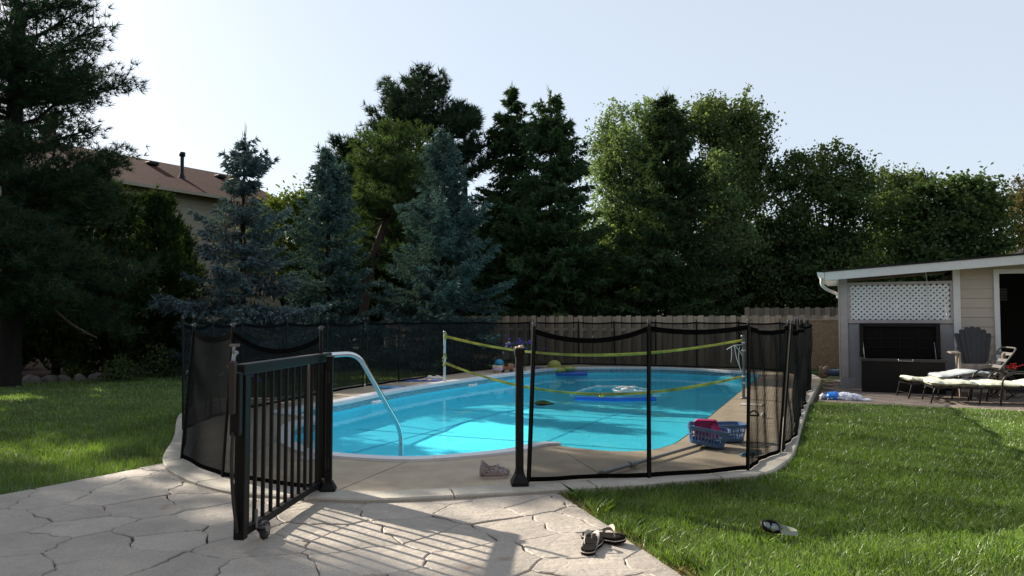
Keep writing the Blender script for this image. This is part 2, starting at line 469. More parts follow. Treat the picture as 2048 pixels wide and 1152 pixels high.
# liner border above and below the water line, liner wall and floor
WALL = inset(OUT, [max(.02, w - .03) for w in CW])
b = MB(); vs = []
for p in WALL: vs += [(p.x, p.y, -.004), (p.x, p.y, -.125)]
b.add(vs, [(2 * i, 2 * i + 1, 2 * ((i + 1) % n) + 1, 2 * ((i + 1) % n)) for i in range(n)], True)
ob("liner_border", b, m_band, pool)
def floor_z(p):
    t = p.x * V.x + p.y * V.y
    return WZ - (.20 if t > 7.0 else .10 + .10 * max(0, (t - 5.2) / 1.8)) - .17 * min(1, max(0, (t - 11.5) / 4))
b = MB(); vs = []
for p, q in zip(WALL, inset(WALL, .05)):
    fz = floor_z(p)
    vs += [(p.x, p.y, -.125), (p.x, p.y, fz + .06), (q.x, q.y, fz)]
b.add(vs, [(3 * i + k, 3 * i + k + 1, 3 * ((i + 1) % n) + k + 1, 3 * ((i + 1) % n) + k) for i in range(n) for k in (0, 1)], True)
ob("liner_wall", b, m_liner, pool)
fl = ring_mesh("f", [(q.x, q.y) for q in inset(WALL, .05)], [], 0)
me = fl.mesh("pool_floor"); bm_ = bmesh.new(); bm_.from_mesh(me)
for t_ in (5.8, 6.4, 7.0, 8.5, 10, 11.5, 12.5, 13.5, 14.5, 15.5, 17):
    bmesh.ops.bisect_plane(bm_, geom=bm_.verts[:] + bm_.edges[:] + bm_.faces[:], plane_co=S(0, t_), plane_no=(V.x, V.y, 0))
for v in bm_.verts: v.co.z = floor_z(v.co)
bm_.to_mesh(me); bm_.free()
me.transform(Matrix.Translation(-pool.location))
ob("pool_floor", me, m_liner, pool, local=True)
m_floor_line = M("floor_line", (.055, .53, .77), .5)  # slightly darker blue lines laid over the pool floor
def floor_strip(a, b, w=.035):
    k = 26; c = MB(); d = (b - a); d.normalize(); nn = Vector((-d.y, d.x, 0)) * w / 2; rows = []
    for i in range(k + 1):
        p = a.lerp(b, i / k); z_ = floor_z(p) + .004; rows += [(p.x + nn.x, p.y + nn.y, z_), (p.x - nn.x, p.y - nn.y, z_)]
    c.add(rows, [(2 * i, 2 * i + 1, 2 * i + 3, 2 * i + 2) for i in range(k)]); ob("floor_line", c, m_floor_line, pool)
for s_ in (-5.3, -3.5): floor_strip(S(s_, 7.3), S(s_, 16.8))
for t_ in (8.9, 11.5, 14.2): floor_strip(S(-6.4, t_), S(-1.7, t_))
# stair treads inside the rounded end, pale under the water
m_step = M("stair_white", (.55, .66, .70), .5, var=.08)
def stair_poly(k):
    c = S(-4.2, 6.95); pts = [G(*p) for p in ((1080, 893), (1028, 905), (901, 917), (799, 921), (672, 914), (606, 905), (583, 899), (562, 885), (560, 868), (570, 855), (600, 845))]
    return [(c.x + (p.x - c.x) * k, c.y + (p.y - c.y) * k) for p in crom(pts, 4)]
for k, (a, bq) in enumerate(((.97, .76), (.76, .54))):
    o_, i_ = stair_poly(a), stair_poly(bq); st = MB(); m_ = len(o_)
    z_ = WZ - .045 - .05 * k
    st.add([(x, y, z_) for x, y in o_] + [(x, y, z_) for x, y in i_] + [(x, y, z_ - .05) for x, y in i_],
           [(i, i + 1, m_ + i + 1, m_ + i) for i in range(m_ - 1)] + [(m_ + i, m_ + i + 1, 2 * m_ + i + 1, 2 * m_ + i) for i in range(m_ - 1)])
    ob("stair_tread", st, m_step if k == 0 else m_liner, pool)
wpoly = inset(OUT, [max(.022, w - .028) for w in CW])
wo = ob("water", ring_mesh("water", [(p.x, p.y) for p in wpoly], [], WZ), m_water); tag(wo, kind='structure')

# deck: concrete slabs with sawn joints, split into separate slabs
deck = bpy.data.objects.new("pool_deck", None); COL.objects.link(deck); tag(deck, kind='structure'); deck.location = (0, 5.8, 0)
rm = ring_mesh("deck", [(p.x, p.y) for p in DIN], [[(p.x, p.y) for p in OUT]], 0)
me = rm.mesh("deck"); bm_ = bmesh.new(); bm_.from_mesh(me); bpy.data.meshes.remove(me)
def cut(a, b_, width, sel):
    d = Vector((b_.x - a.x, b_.y - a.y, 0)).normalized(); nn = Vector((-d.y, d.x, 0))
    for sg in (-1, 1):
        fs = [f for f in bm_.faces if sel(f.calc_center_median())]
        # take every face that the joint touches on the wanted side of the pool
        es = {e for f in fs for e in f.edges}; vv = {v for f in fs for v in f.verts}
        bmesh.ops.bisect_plane(bm_, geom=list(vv) + list(es) + fs, plane_co=a + nn * sg * width / 2, plane_no=nn)
    kill = [f for f in bm_.faces if sel(f.calc_center_median()) and abs((f.calc_center_median() - a).dot(nn)) < width * .5]
    bmesh.ops.delete(bm_, geom=kill, context='FACES')
bmesh.ops.triangulate(bm_, faces=bm_.faces[:])
# finer faces so the joints stay local
for t_ in np.arange(3, 21, 1.0):
    bmesh.ops.bisect_plane(bm_, geom=bm_.verts[:] + bm_.edges[:] + bm_.faces[:], plane_co=S(0, t_), plane_no=(V.x, V.y, 0))
for s_ in np.arange(-9, 1, 1.0):
    bmesh.ops.bisect_plane(bm_, geom=bm_.verts[:] + bm_.edges[:] + bm_.faces[:], plane_co=S(s_, 0), plane_no=(U.x, U.y, 0))
right = lambda c: (c.x * U.x + c.y * U.y) > -1.9
left = lambda c: (c.x * U.x + c.y * U.y) < -6.0
near = lambda c: (c.x * V.x + c.y * V.y) < 7.6
far = lambda c: (c.x * V.x + c.y * V.y) > 17.6
cut(G(665, 985), G(812, 924), .012, lambda c: near(c) and c.x < .4)
cut(G(430, 935), G(556, 880), .012, lambda c: near(c) and c.x < -1.0)
cut(G(1130, 905), G(1220, 960), .010, lambda c: near(c) and c.x > -.2 and c.x < 1.6)
for t_ in (9.3, 12.15, 15.0): cut(S(-1.2, t_), S(-.4, t_ - .05), .012, right)
for t_ in (9.6, 12.4, 15.2): cut(S(-7.5, t_), S(-6.5, t_), .012, left)
for s_ in (-3, -5.4): cut(S(s_, 19), S(s_, 20), .012, far)
bm_.faces.ensure_lookup_table(); bm_.faces.index_update(); comp = {}; islands = []
for f0 in bm_.faces:
    if f0.index in comp: continue
    stack = [f0]; comp[f0.index] = len(islands); cur = []
    while stack:
        f = stack.pop(); cur.append(f)
        for e in f.edges:
            for g in e.link_faces:
                if g.index not in comp: comp[g.index] = len(islands); stack.append(g)
    islands.append(cur)
for isl in islands:
    if sum(f.calc_area() for f in isl) < .03: continue
    mbx = MB(); ids = {}; fs = []
    for f in isl:
        for v in f.verts:
            if v.index not in ids or True: ids.setdefault(v, len(ids))
        fs.append(tuple(ids[v] for v in f.verts))
    top = [(v.co.x, v.co.y, 0.0) for v in ids]; mbx.add(top, fs)
    se = set(isl)
    for f in isl:
        for lp in f.loops:
            if not any(g in se for g in lp.edge.link_faces if g is not f):
                a, b_ = lp.vert.co, lp.link_loop_next.vert.co
                mbx.add([(a.x, a.y, 0), (a.x, a.y, -.12), (b_.x, b_.y, -.12), (b_.x, b_.y, 0)], [(0, 1, 2, 3)])
    ob("deck_slab", mbx, m_deck, deck)
bm_.free()
# kerb blocks round the deck
nk = len(DOUT); step = 7
for a in range(0, nk, step):
    idx = [(a + k) % nk for k in range(min(step, nk - a) + 1)]
    rows = []
    for q, i in enumerate(idx):
        o_, i_ = DOUT[i], DIN[i]
        if q == 0: j = idx[1]; o_, i_ = o_.lerp(DOUT[j], .09), i_.lerp(DIN[j], .09)
        i_ = i_.lerp(o_, .03)
        rows.append([(o_.x, o_.y, -.10), (o_.x, o_.y, .004), (o_.x + (i_.x - o_.x) * .06, o_.y + (i_.y - o_.y) * .06, .014), (i_.x, i_.y, .014), (i_.x, i_.y, -.08)])
    c = MB(); w = 5
    c.add([v for r_ in rows for v in r_], [(k * w + j, (k + 1) * w + j, (k + 1) * w + j + 1, k * w + j + 1) for k in range(len(rows) - 1) for j in range(w - 1)])
    c.add(rows[0], [(0, 1, 2, 3, 4)]); c.add(rows[-1], [(4, 3, 2, 1, 0)])
    ob("kerb_block", c, m_kerb, deck)

# ================================================================ ground, lawns
far_rect = [(-900, -900), (900, -900), (900, 1500), (-900, 1500)]
gr = ob("ground", ring_mesh("ground", far_rect, [[(p.x, p.y) for p in inset(DOUT, .05)]], -.10), m_lawnbase); tag(gr, kind='structure')
PZ = -.016
patio_r = [G(1112, 984, PZ), G(1180, 1028, PZ), G(1250, 1075, PZ), G(1315, 1117, PZ), G(1372, 1156, PZ)]
patio_l = [G(331, 925, PZ), G(240, 943, PZ), G(120, 967, PZ), G(0, 989, PZ), G(-250, 1030, PZ)]
d_r = (patio_r[-1] - patio_r[0]).normalized()
PATIO = [p for p in patio_l[::-1]] + [G(345, 940, PZ), G(560, 985, PZ), G(740, 993, PZ), G(1010, 981, PZ)] + patio_r + [patio_r[-1] + d_r * 2.6, Vector((-4.6, 1.0, PZ))]
PATIO2 = [(p.x, p.y) for p in PATIO]
RL = [G(1108, 981), G(1190, 976), G(1279, 970), G(1389, 960), G(1500, 952), G(1540, 945), G(1568, 930), G(1591, 906), G(1606, 849), G(1620, 806)]
RL = [Vector((p.x, p.y, 0)) for p in RL]
lawn_top = [S(.03, 11.95), G(1636, 807, -.05), G(2048, 826, -.05), G(2048, 826, -.05) + Vector((9, -5.0, 0))]
RLAWN = RL + lawn_top[1:] + [Vector((16, -1, 0)), Vector((patio_r[-1] + d_r * 2.6).to_tuple())] + patio_r[::-1]
RLAWN2 = [(p.x, p.y) for p in RLAWN]
lw = ob("lawn", MB().prism(RLAWN2, -.12, -.035), m_lawnbase); tag(lw, kind='structure')
LL = [p for p in patio_l] + [Vector((-14, 3, 0)), Vector((-30, 14, 0)), Vector((-30, 34, 0)), S(-8.5, 24, 0)]
lft = [p for p in DOUT if (p.x * U.x + p.y * U.y) < -6.6 and True]
edge_left = [G(331, 924), G(325, 910), G(346, 873), G(353, 835), G(370, 822), S(-8.2, 9.2), S(-8.35, 10.5), S(-8.35, 13), S(-8.25, 16.5), S(-7.9, 18.3), S(-6.6, 19.45), S(-4, 19.75), S(-1.5, 19.1), S(1.5, 19.0), S(1.5, 24)]
LLAWN2 = [(p.x, p.y) for p in LL[:5] + LL[5:8]] + [(p.x, p.y) for p in edge_left[::-1]]
lw2 = ob("lawn", MB().prism(LLAWN2, -.12, -.04), m_lawnbase); tag(lw2, kind='structure')

# ---------------------------------------------------------------- stamped patio: every stone its own piece
patio = bpy.data.objects.new("patio", None); COL.objects.link(patio); tag(patio, kind='structure'); patio.location = (-1, 4, -.1)
ob("patio_base", MB().prism(PATIO2, -.13, PZ - .022), m_mortar, patio)
rs = np.random.RandomState(11)
seeds = []
for i in range(-2, 21):
    for j in range(-1, 17):
        seeds.append((-6.6 + i * .50 + (j % 2) * .25 + rs.uniform(-.2, .2), .9 + j * .36 + rs.uniform(-.155, .155)))
def clip(poly, a, b, c):
    """keep a*x + b*y <= c"""
    out = []
    for i in range(len(poly)):
        p, q = poly[i], poly[(i + 1) % len(poly)]; dp = a * p[0] + b * p[1] - c; dq = a * q[0] + b * q[1] - c
        if dp <= 0: out.append(p)
        if dp * dq < 0: k = dp / (dp - dq); out.append((p[0] + (q[0] - p[0]) * k, p[1] + (q[1] - p[1]) * k))
    return out
def wob(x, y, k):
    return .5 * math.sin(x * 9.1 + y * 4.3 + k) + .45 * math.sin(x * 27.7 - y * 21.3 + 2 * k) + .4 * math.sin(x * 61 + y * 53 + k * 3)
keep_poly = np.array([(p.x, p.y) for p in DOUT])
for i, (sx, sy) in enumerate(seeds):
    if sy < 1.3 and abs(sx) > 4: continue
    poly = [(sx - 1.2, sy - 1.2), (sx + 1.2, sy - 1.2), (sx + 1.2, sy + 1.2), (sx - 1.2, sy + 1.2)]
    for j, (qx, qy) in enumerate(seeds):
        if j == i or (qx - sx) ** 2 + (qy - sy) ** 2 > 5: continue
        a, b_ = qx - sx, qy - sy; l = math.hypot(a, b_)
        gap = .002 + .0025 * ((i * 31 + j * 31) % 7) / 6
        poly = clip(poly, a / l, b_ / l, (qx * qx + qy * qy - sx * sx - sy * sy) / 2 / l - gap)
        if len(poly) < 3: break
    if len(poly) < 3: continue
    # split the edges and roughen them
    pts = []
    for k in range(len(poly)):
        p, q = poly[k], poly[(k + 1) % len(poly)]; l = math.hypot(q[0] - p[0], q[1] - p[1]); m_ = max(1, int(l / .035))
        for s_ in range(m_):
            x, y = p[0] + (q[0] - p[0]) * s_ / m_, p[1] + (q[1] - p[1]) * s_ / m_
            pts.append((x + .022 * wob(x, y, 0), y + .022 * wob(x, y, 2.1)))
    X = np.array(pts)
    ok = inside(PATIO2, X[:, 0], X[:, 1]); ind = inside([(p.x, p.y) for p in DOUT], X[:, 0], X[:, 1])
    if not ok.any(): continue
    cx, cyy = X.mean(0)
    # trim to the patio: pull outside points onto the border
    if not ok.all():
        pp = PATIO2
        for k in range(len(X)):
            if ok[k]: continue
            lo, hi = 0.0, 1.0
            c0 = (cx, cyy)
            if not inside(PATIO2, np.array([cx]), np.array([cyy]))[0]: c0 = tuple(X[ok].mean(0))
            for _ in range(18):
                md = (lo + hi) / 2; t = inside(pp, np.array([c0[0] + (X[k, 0] - c0[0]) * md]), np.array([c0[1] + (X[k, 1] - c0[1]) * md]))[0]
                lo, hi = (md, hi) if t else (lo, md)
            X[k] = (c0[0] + (X[k, 0] - c0[0]) * lo, c0[1] + (X[k, 1] - c0[1]) * lo)
        if abs(sum(X[k][0] * X[k - 1][1] - X[k - 1][0] * X[k][1] for k in range(len(X)))) / 2 < .002: continue
    c = X.mean(0); m_ = len(X); mbx = MB(); tz = PZ + rs.uniform(-.003, .003); tl = rs.uniform(-.006, .006, 2)
    hz = lambda x, y: tz + (x - c[0]) * tl[0] + (y - c[1]) * tl[1]
    r0 = [(x, y, PZ - .05) for x, y in X]; r1 = [(x, y, hz(x, y) - .005) for x, y in X]
    def sh(x, y, d):
        l = max(1e-6, math.hypot(x - c[0], y - c[1])); return (x + (c[0] - x) * d / l, y + (c[1] - y) * d / l)
    r2 = [(*sh(x, y, .007), hz(x, y)) for x, y in X]; r3 = [(*sh(x, y, .05), hz(x, y) + .001) for x, y in X]
    mbx.add(r0 + r1 + r2 + r3 + [(c[0], c[1], hz(*c) + .003)],
            [(q * m_ + k, q * m_ + (k + 1) % m_, (q + 1) * m_ + (k + 1) % m_, (q + 1) * m_ + k) for q in range(3) for k in range(m_)] + [(3 * m_ + k, 3 * m_ + (k + 1) % m_, 4 * m_) for k in range(m_)])
    me = mbx.mesh("paving_stone", patio.location); bq = bmesh.new(); bq.from_mesh(me); bmesh.ops.recalc_face_normals(bq, faces=bq.faces[:]); bq.to_mesh(me); bq.free()
    ob("paving_stone", me, m_stone, patio, local=True)

# ---------------------------------------------------------------- brick-paved terrace by the shed
terr = bpy.data.objects.new("terrace", None); COL.objects.link(terr); tag(terr, kind='structure'); terr.location = S(2, 13, -.1)
m_paver = M("paver", (.22, .175, .145), .85, var=.25, scale=14, bmp=.3, bscale=50, objvar=.35)
TERR = [G(1636, 807.5, -.05), G(2048, 826.5, -.05), G(2048, 826.5, -.05) + Vector((2.6, -1.42, 0)), S(4.4, 17), S(-.2, 17.0), S(-.33, 16.0), S(-.36, 14), S(-.36, 12.3)]
TERR2 = [(p.x, p.y) for p in TERR]
ob("terrace_base", MB().prism(TERR2, -.12, -.045), m_mortar, terr)
rw = 0; cells = []
for k in range(60):
    t_ = 9.6 + k * .135; off = (k % 2) * .13 + (k % 3) * .04
    for j in range(26):
        s_ = -.5 + j * .262 + off; c = S(s_, t_)
        cells.append((s_, t_, c))
vis = []
for s_, t_, c in cells:
    q = [S(s_ + a, t_ + b_) for a in (-.127, .127) for b_ in (-.064, .064)]
    X = np.array([(p.x, p.y) for p in q])
    if inside(TERR2, X[:, 0], X[:, 1]).all() and not (s_ > .1 and t_ > 15.1): vis.append((c.y if c.x / c.y < .71 else 99, s_, t_))
vis.sort()
pm = MB().box((0, 0, 0), (.255, .128, .05)).mesh("paver"); pm.materials.append(m_paver)
rest = MB()
ang = math.atan2(U.y, U.x)
for k, (_, s_, t_) in enumerate(vis):
    c = S(s_, t_, -.055 + random.uniform(-.002, .002))
    if k < 300:
        o = bpy.data.objects.new("paver", pm); COL.objects.link(o); o.parent = terr; o.location = c - terr.location; o.rotation_euler = (random.uniform(-.006, .006), random.uniform(-.006, .006), ang + random.uniform(-.008, .008))
    else: rest.box(c, (.255, .128, .05), ang)
if rest.v: ob("paver_field", rest, m_paver, terr, kind='stuff')

# ---------------------------------------------------------------- mulch bed at the left under the pines
bed = [G(-120, 772, -.05), G(0, 768, -.05), G(100, 762, -.05), G(200, 757, -.05), G(270, 748, -.05), G(320, 738, -.05), G(335, 728, -.05), G(200, 716, -.05), G(0, 716, -.05), G(-160, 720, -.05)]
bd = ob("garden_bed", MB().prism([(p.x, p.y) for p in bed], -.1, -.03), m_mulch); tag(bd, kind='structure')

# ================================================================ grass
def grass(name, poly, dens_fn, h, w, seed, mat, tmax=1.0, sel=None, lean=.5, edge=None, one_tri=False):
    r_ = np.random.RandomState(seed); P = np.array(poly); lo, hi = P.min(0), P.max(0)
    lo = np.maximum(lo, (-16, 1.5)); hi = np.minimum(hi, (11, 24))
    A = (hi - lo).prod(); n_ = int(A * dens_fn.max_d)
    x = r_.uniform(lo[0], hi[0], n_); y = r_.uniform(lo[1], hi[1], n_)
    k = (np.abs(x) < .72 * y + .6) & (r_.uniform(0, 1, n_) < dens_fn(x, y) / dens_fn.max_d); x, y = x[k], y[k]
    k = inside(poly, x, y); x, y = x[k], y[k]
    if sel is not None: k = sel(x, y); x, y = x[k], y[k]
    n_ = len(x)
    cl = .5 + .5 * np.sin(x * 5.1 + 1.3 * np.sin(y * 3.7)) * np.sin(y * 6.3 + 1.7 * np.sin(x * 2.9))
    hh = h * np.interp(y, [7, 10], [1, .7]) * r_.uniform(.55, 1.15, n_) * (.75 + .5 * cl); ww = w * r_.uniform(.7, 1.3, n_) * np.clip(y / 6, .8, 2.6)
    a = r_.uniform(0, 2 * np.pi, n_); dx, dy = np.cos(a), np.sin(a)
    b_ = a + np.pi / 2 + r_.normal(0, .6, n_); ln = hh * np.abs(r_.normal(0, lean, n_))
    lx, ly = np.cos(b_) * ln, np.sin(b_) * ln
    z0 = np.full(n_, -.04)
    def row(px, py, pz): return np.stack([px, py, pz], -1)
    b0 = row(x - dx * ww / 2, y - dy * ww / 2, z0); b1 = row(x + dx * ww / 2, y + dy * ww / 2, z0)
    tp = row(x + lx, y + ly, z0 + hh)
    if one_tri:
        co = np.stack([b0, b1, tp], 1); me = np_mesh(name, co, 3)
    else:
        mx = x + lx * .33; my = y + ly * .33; mz = z0 + hh * .58
        m0 = row(mx - dx * ww * .42, my - dy * ww * .42, mz); m1 = row(mx + dx * ww * .42, my + dy * ww * .42, mz)
        co = np.stack([b0, b1, m1, tp, m0], 1); me = np_mesh(name, co, 5)
    me.materials.append(mat); o = bpy.data.objects.new(name, me); COL.objects.link(o); tag(o, kind='stuff'); return o
def seg_dist(x, y, pts):
    d = np.full(len(x), 1e9)
    for p, q in zip(pts, pts[1:]):
        ax, ay = p.x, p.y; bx, by = q.x - p.x, q.y - p.y; k = np.clip(((x - ax) * bx + (y - ay) * by) / (bx * bx + by * by), 0, 1)
        d = np.minimum(d, np.hypot(x - ax - bx * k, y - ay - by * k))
    return d
def dens(tbl, mx):
    f = lambda x, y: np.interp(y, [a for a, _ in tbl], [b for _, b in tbl]); f.max_d = mx; return f
d1 = dens([(2, 11000), (5, 9000), (7, 5000), (11, 2600)], 11000)
rpatio = patio_r + [patio_r[-1] + d_r * 2.6]
rr = np.random.RandomState(5)
def not_edge(x, y):
    d = seg_dist(x, y, rpatio); e = .075 + .05 * np.sin(x * 7 + y * 11) + .03 * np.sin(x * 31)
    return (d > e) | (rr.uniform(0, 1, len(x)) < .12)
grass("grass", RLAWN2, d1, .052, .0038, 1, m_grass, sel=not_edge)
def edge_only(x, y): return seg_dist(x, y, rpatio) < .12 + .10 * np.sin(x * 9 + 3) ** 2
ds = dens([(2, 2600), (6, 2600)], 2600)
grass("dry_grass", RLAWN2, ds, .035, .005, 2, m_straw, sel=edge_only, lean=1.6)
def edge_tufts(x, y):
    d = seg_dist(x, y, rpatio); return (d < .16) & (np.sin(x * 13 + y * 7) + np.sin(x * 5 - y * 17) > -.3) & (d > .03)
grass("edge_grass", RLAWN2, dens([(2, 5000), (6, 5000)], 5000), .095, .0042, 8, m_grass, sel=edge_tufts, lean=.8)
d2 = dens([(5, 3800), (8, 2800), (12, 1300), (20, 600)], 3800)
bed2 = [(p.x, p.y) for p in bed]
grass("grass", LLAWN2, d2, .06, .007, 3, m_grass, sel=lambda x, y: ~inside(bed2, x, y), one_tri=True)
# ================================================================ trees
m_bark = M("bark", (.014, .011, .010), .95, var=.4, scale=8, bmp=.8, bscale=20, stretch=(1, 1, .3))
m_bark_red = M("bark_red", (.045, .031, .024), .95, var=.4, scale=8, bmp=.8, bscale=20, stretch=(1, 1, .3))
m_blue = leaf_mat("blue_spruce", (.068, .110, .124), (.145, .200, .215), .10, 1.6)
m_blue2 = leaf_mat("green_blue_spruce", (.055, .10, .095), (.115, .182, .17), .10, 1.6)
m_dgreen = leaf_mat("dark_spruce", (.034, .062, .028), (.070, .110, .050), .2, 1.2)
m_mgreen = leaf_mat("mid_spruce", (.038, .075, .034), (.080, .130, .060), .22, 1.2)
m_pine = leaf_mat("pine_needles", (.026, .050, .033), (.054, .088, .050), .15, 1.0)
m_ypine = leaf_mat("yellow_pine", (.048, .088, .036), (.092, .142, .056), .25, 1.0)
m_cedar = leaf_mat("cedar", (.022, .043, .017), (.050, .076, .028), .22, 1.0)
m_silver = leaf_mat("pale_leaves", (.085, .14, .068), (.17, .24, .125), .45, .6)
m_leaf = leaf_mat("leaves", (.060, .095, .042), (.120, .160, .070), .42, .6)
m_leaf2 = leaf_mat("maple_leaves", (.046, .080, .036), (.090, .135, .056), .38, .6)
m_bronze = leaf_mat("bronze_leaves", (.075, .068, .034), (.13, .11, .055), .35, .6)
m_yel = leaf_mat("yellow_leaves", (.065, .10, .025), (.115, .155, .04), .4, .8)
m_cone = M("spruce_cone", (.20, .125, .08), .8, var=.3)

def unit(a): return a / np.maximum(1e-9, np.linalg.norm(a, axis=-1, keepdims=True))
def sprigs(rg, P, D, L, W, k=3, spread=.5):
    """k thin pointed blades at each place, fanning about the direction"""
    P = np.repeat(P, k, 0); D = unit(np.repeat(D, k, 0) + rg.normal(0, spread, (len(P), 3)))
    l = L * rg.uniform(.7, 1.25, (len(P), 1)); sd = unit(np.cross(D, unit(rg.normal(0, 1, (len(P), 3))))) * (W * rg.uniform(.7, 1.3, (len(P), 1)) / 2)
    return np.stack([P - sd, P + sd, P + D * l], 1)

def spruce_needles(rg, H, Rf, zb=.15, nb=8, size=1.0, dz=.26, el0=-.22, el1=.75, hang=-.15, twig=.34, step=.095, k=3, spread=.5, blade=(.13, .042), gaps=.0, jit=.55, flat=.16):
    P, D, limbs = [], [], []
    z = zb
    while z < H - .1:
        f = z / H; L0 = Rf(f) * rg.uniform(.74, 1.14)
        for b in range(nb if f < .9 else 5):
            if rg.uniform() < gaps: continue
            az = rg.uniform(0, 2 * np.pi); L = L0 * rg.uniform(.78, 1.18); el = el0 + (el1 - el0) * f ** 1.3 + rg.normal(0, .09)
            m = max(4, int(L / (step * size))); u = np.linspace(.08, 1, m); zz0 = z + rg.uniform(-.5, .5) * jit * dz * size
            hz = L * np.cos(el) * u; vz = L * (np.sin(el) * u + .24 * u ** 2.5 - .10 * u)
            e = np.array([np.cos(az), np.sin(az), 0]); q = np.stack([e[0] * hz, e[1] * hz, zz0 + vz], 1)
            tg = unit(np.gradient(q, axis=0)); limbs.append(q[:: max(1, m // 3)])
            P.append(q); D.append(tg)
            tl = size * (.07 + twig * np.clip(1.05 - u, 0.1, 1) * np.minimum(L, 1.7)) * rg.uniform(.7, 1.2, m)
            for sd in (-1, 1):
                a = az + sd * rg.uniform(.55, 1.15, m); d = unit(np.stack([np.cos(a), np.sin(a), hang + rg.normal(0, flat, m)], 1))
                for j in (.15, .5, .85):
                    P.append(q + d * (tl * j)[:, None]); D.append(d)
        z += dz * size * rg.uniform(.75, 1.25) * (1 if f < .75 else .7)
    P.append(np.array([[0, 0, H - .12 * i] for i in range(6)])); D.append(np.array([[0, 0, 1.]] * 6))
    return sprigs(rg, np.concatenate(P), np.concatenate(D), blade[0] * size, blade[1] * size, k, spread), limbs

def tree_parts(t, co, k, leafm, trunk_pts, trunk_r, bark, limbs=(), crown='crown', lr=.02):
    me = np_mesh(crown, co, k); ob(crown, me, leafm, t, local=True)
    tb = MB(); tb.tube(trunk_pts, trunk_r, 8)
    ob('trunk', tb, bark, t, local=True)
    if len(limbs):
        lb = MB()
        for q in limbs:
            r0 = lr if not isinstance(lr, (list, tuple)) else lr[0]
            lb.tube([tuple(p) for p in q], [r0 * (1 - .75 * i / max(1, len(q) - 1)) for i in range(len(q))], 5, cap=False)
        ob('limbs', lb, bark, t, local=True, kind='stuff')

def spruce(px, d, top_y, half, label, mat, seed, prof=None, z0=-.08, **kw):
    rg = np.random.RandomState(seed); H = CAM_H + (640 - top_y) / FPX * d - z0
    Rr = half / FPX * d
    Rf = prof(Rr) if prof else (lambda f: Rr * (1 - f) ** .85 + .05)
    t = thing('spruce_tree', (AT(px, d), d, z0), label, 'tree', 'spruce trees round the yard')
    co, limbs = spruce_needles(rg, H, Rf, **kw)
    if kw.get('size', 1) > 1.2:      # spiry tip
        tip = np.array([[rg.normal(0, .02 + .02 * i), rg.normal(0, .02 + .02 * i), H - .12 * i] for i in range(9)]); td = np.array([[math.cos(i * 2.4) * .35 * i, math.sin(i * 2.4) * .35 * i, 1.2] for i in range(9)])
        co = np.concatenate([co, sprigs(rg, tip, unit(td), .34, .03, 3, .25)])
    tree_parts(t, co, 3, mat, [(0, 0, 0), (0, 0, H * .5), (0, 0, H)], [.03 + .017 * H, .02 + .008 * H, .01], m_bark, limbs[::2], lr=.014)
    return t, H

def profA(Rr):
    def f_(f):
        xs = [0, .10, .24, .30, .44, .52, .66, .70, .80, .82, .94, 1]; ys = [1.0, 1.08, .90, .80, .72, .50, .46, .25, .17, .30, .13, .02]
        return Rr * float(np.interp(f, xs, ys)) + .02
    return f_
tA, hA = spruce(484, 17, 268, 165, 'blue spruce with a thin bare leader and brown cones, in front of the beige house', m_blue, 3, profA, nb=10, el0=-.25, el1=.35, hang=-.28, gaps=.06, dz=.3)
rg = np.random.RandomState(9); cn = MB()
for i in range(170):
    f = rg.uniform(.45, .82) if i < 120 else rg.uniform(.3, .45); a = rg.uniform(0, 6.283); r_ = profA(1.4)(f) * rg.uniform(.3, .95)
    cn.ball((r_ * math.cos(a), r_ * math.sin(a), f * hA - .05), (.021, .021, .06), 6, 5)
ob('cones', cn, m_cone, tA, local=True, kind='stuff')
ld = MB()
for a, b in ((.03, .55), (-.06, .42), (.0, .62)): ld.tube([(a * .4, 0, hA - .3), (a, .02, hA - .3 + b)], [.014, .004], 5)
ob('leader', ld, m_cone, tA, local=True)
tB, hB = spruce(655, 19, 298, 124, 'greenish blue spruce between the thin-topped one and the yellowish pine', m_blue2, 4, lambda Rr: (lambda f: Rr * (1 - f) ** .78 * (1.05 if f > .12 else .9) + .03), nb=14, gaps=.06, dz=.31)
tC, hC = spruce(884, 19.6, 256, 146, 'full blue spruce standing right of the leaning pine trunk', m_blue2, 5, lambda Rr: (lambda f: Rr * (1 - f) ** .75 * 1.05 + .03), nb=15, dz=.33, gaps=.05)
for t, h in ((tB, hB), (tC, hC)):
    ld = MB(); rg = np.random.RandomState(int(h * 100))
    for i in range(7):
        a = rg.uniform(0, 6.28); r0 = rg.uniform(.1, .4); z_ = h - .15 - r0 * 1.5
        ld.tube([(.3 * r0 * math.cos(a), .3 * r0 * math.sin(a), z_), (1.2 * r0 * math.cos(a), 1.2 * r0 * math.sin(a), z_ + rg.uniform(.25, .5))], [.016, .005], 5)
    ob('leader', ld, m_blue2, t, local=True)
big = dict(nb=13, size=1.35, dz=.29, blade=(.135, .044), k=4, hang=-.35, step=.085, el1=.25)
spruce(1022, 26, 172, 94, 'tall narrow dark spruce with an open top, left of a pair', m_dgreen, 6, lambda Rr: (lambda f: Rr * (1 - f) ** .62 * 1.05 + .04), gaps=.15, **big)
spruce(1102, 24.5, 182, 132, 'tall broad dark spruce, right of a pair beside the gap of sky', m_mgreen, 7, lambda Rr: (lambda f: Rr * (1 - f) ** .62 * 1.1 + .04), gaps=.05, **big)
spruce(1335, 24.5, 186, 156, 'wide dark spruce standing in front of the pale leafy tree', m_dgreen, 8, lambda Rr: (lambda f: Rr * (1 - f) ** .75 * 1.05 + .04), **big)

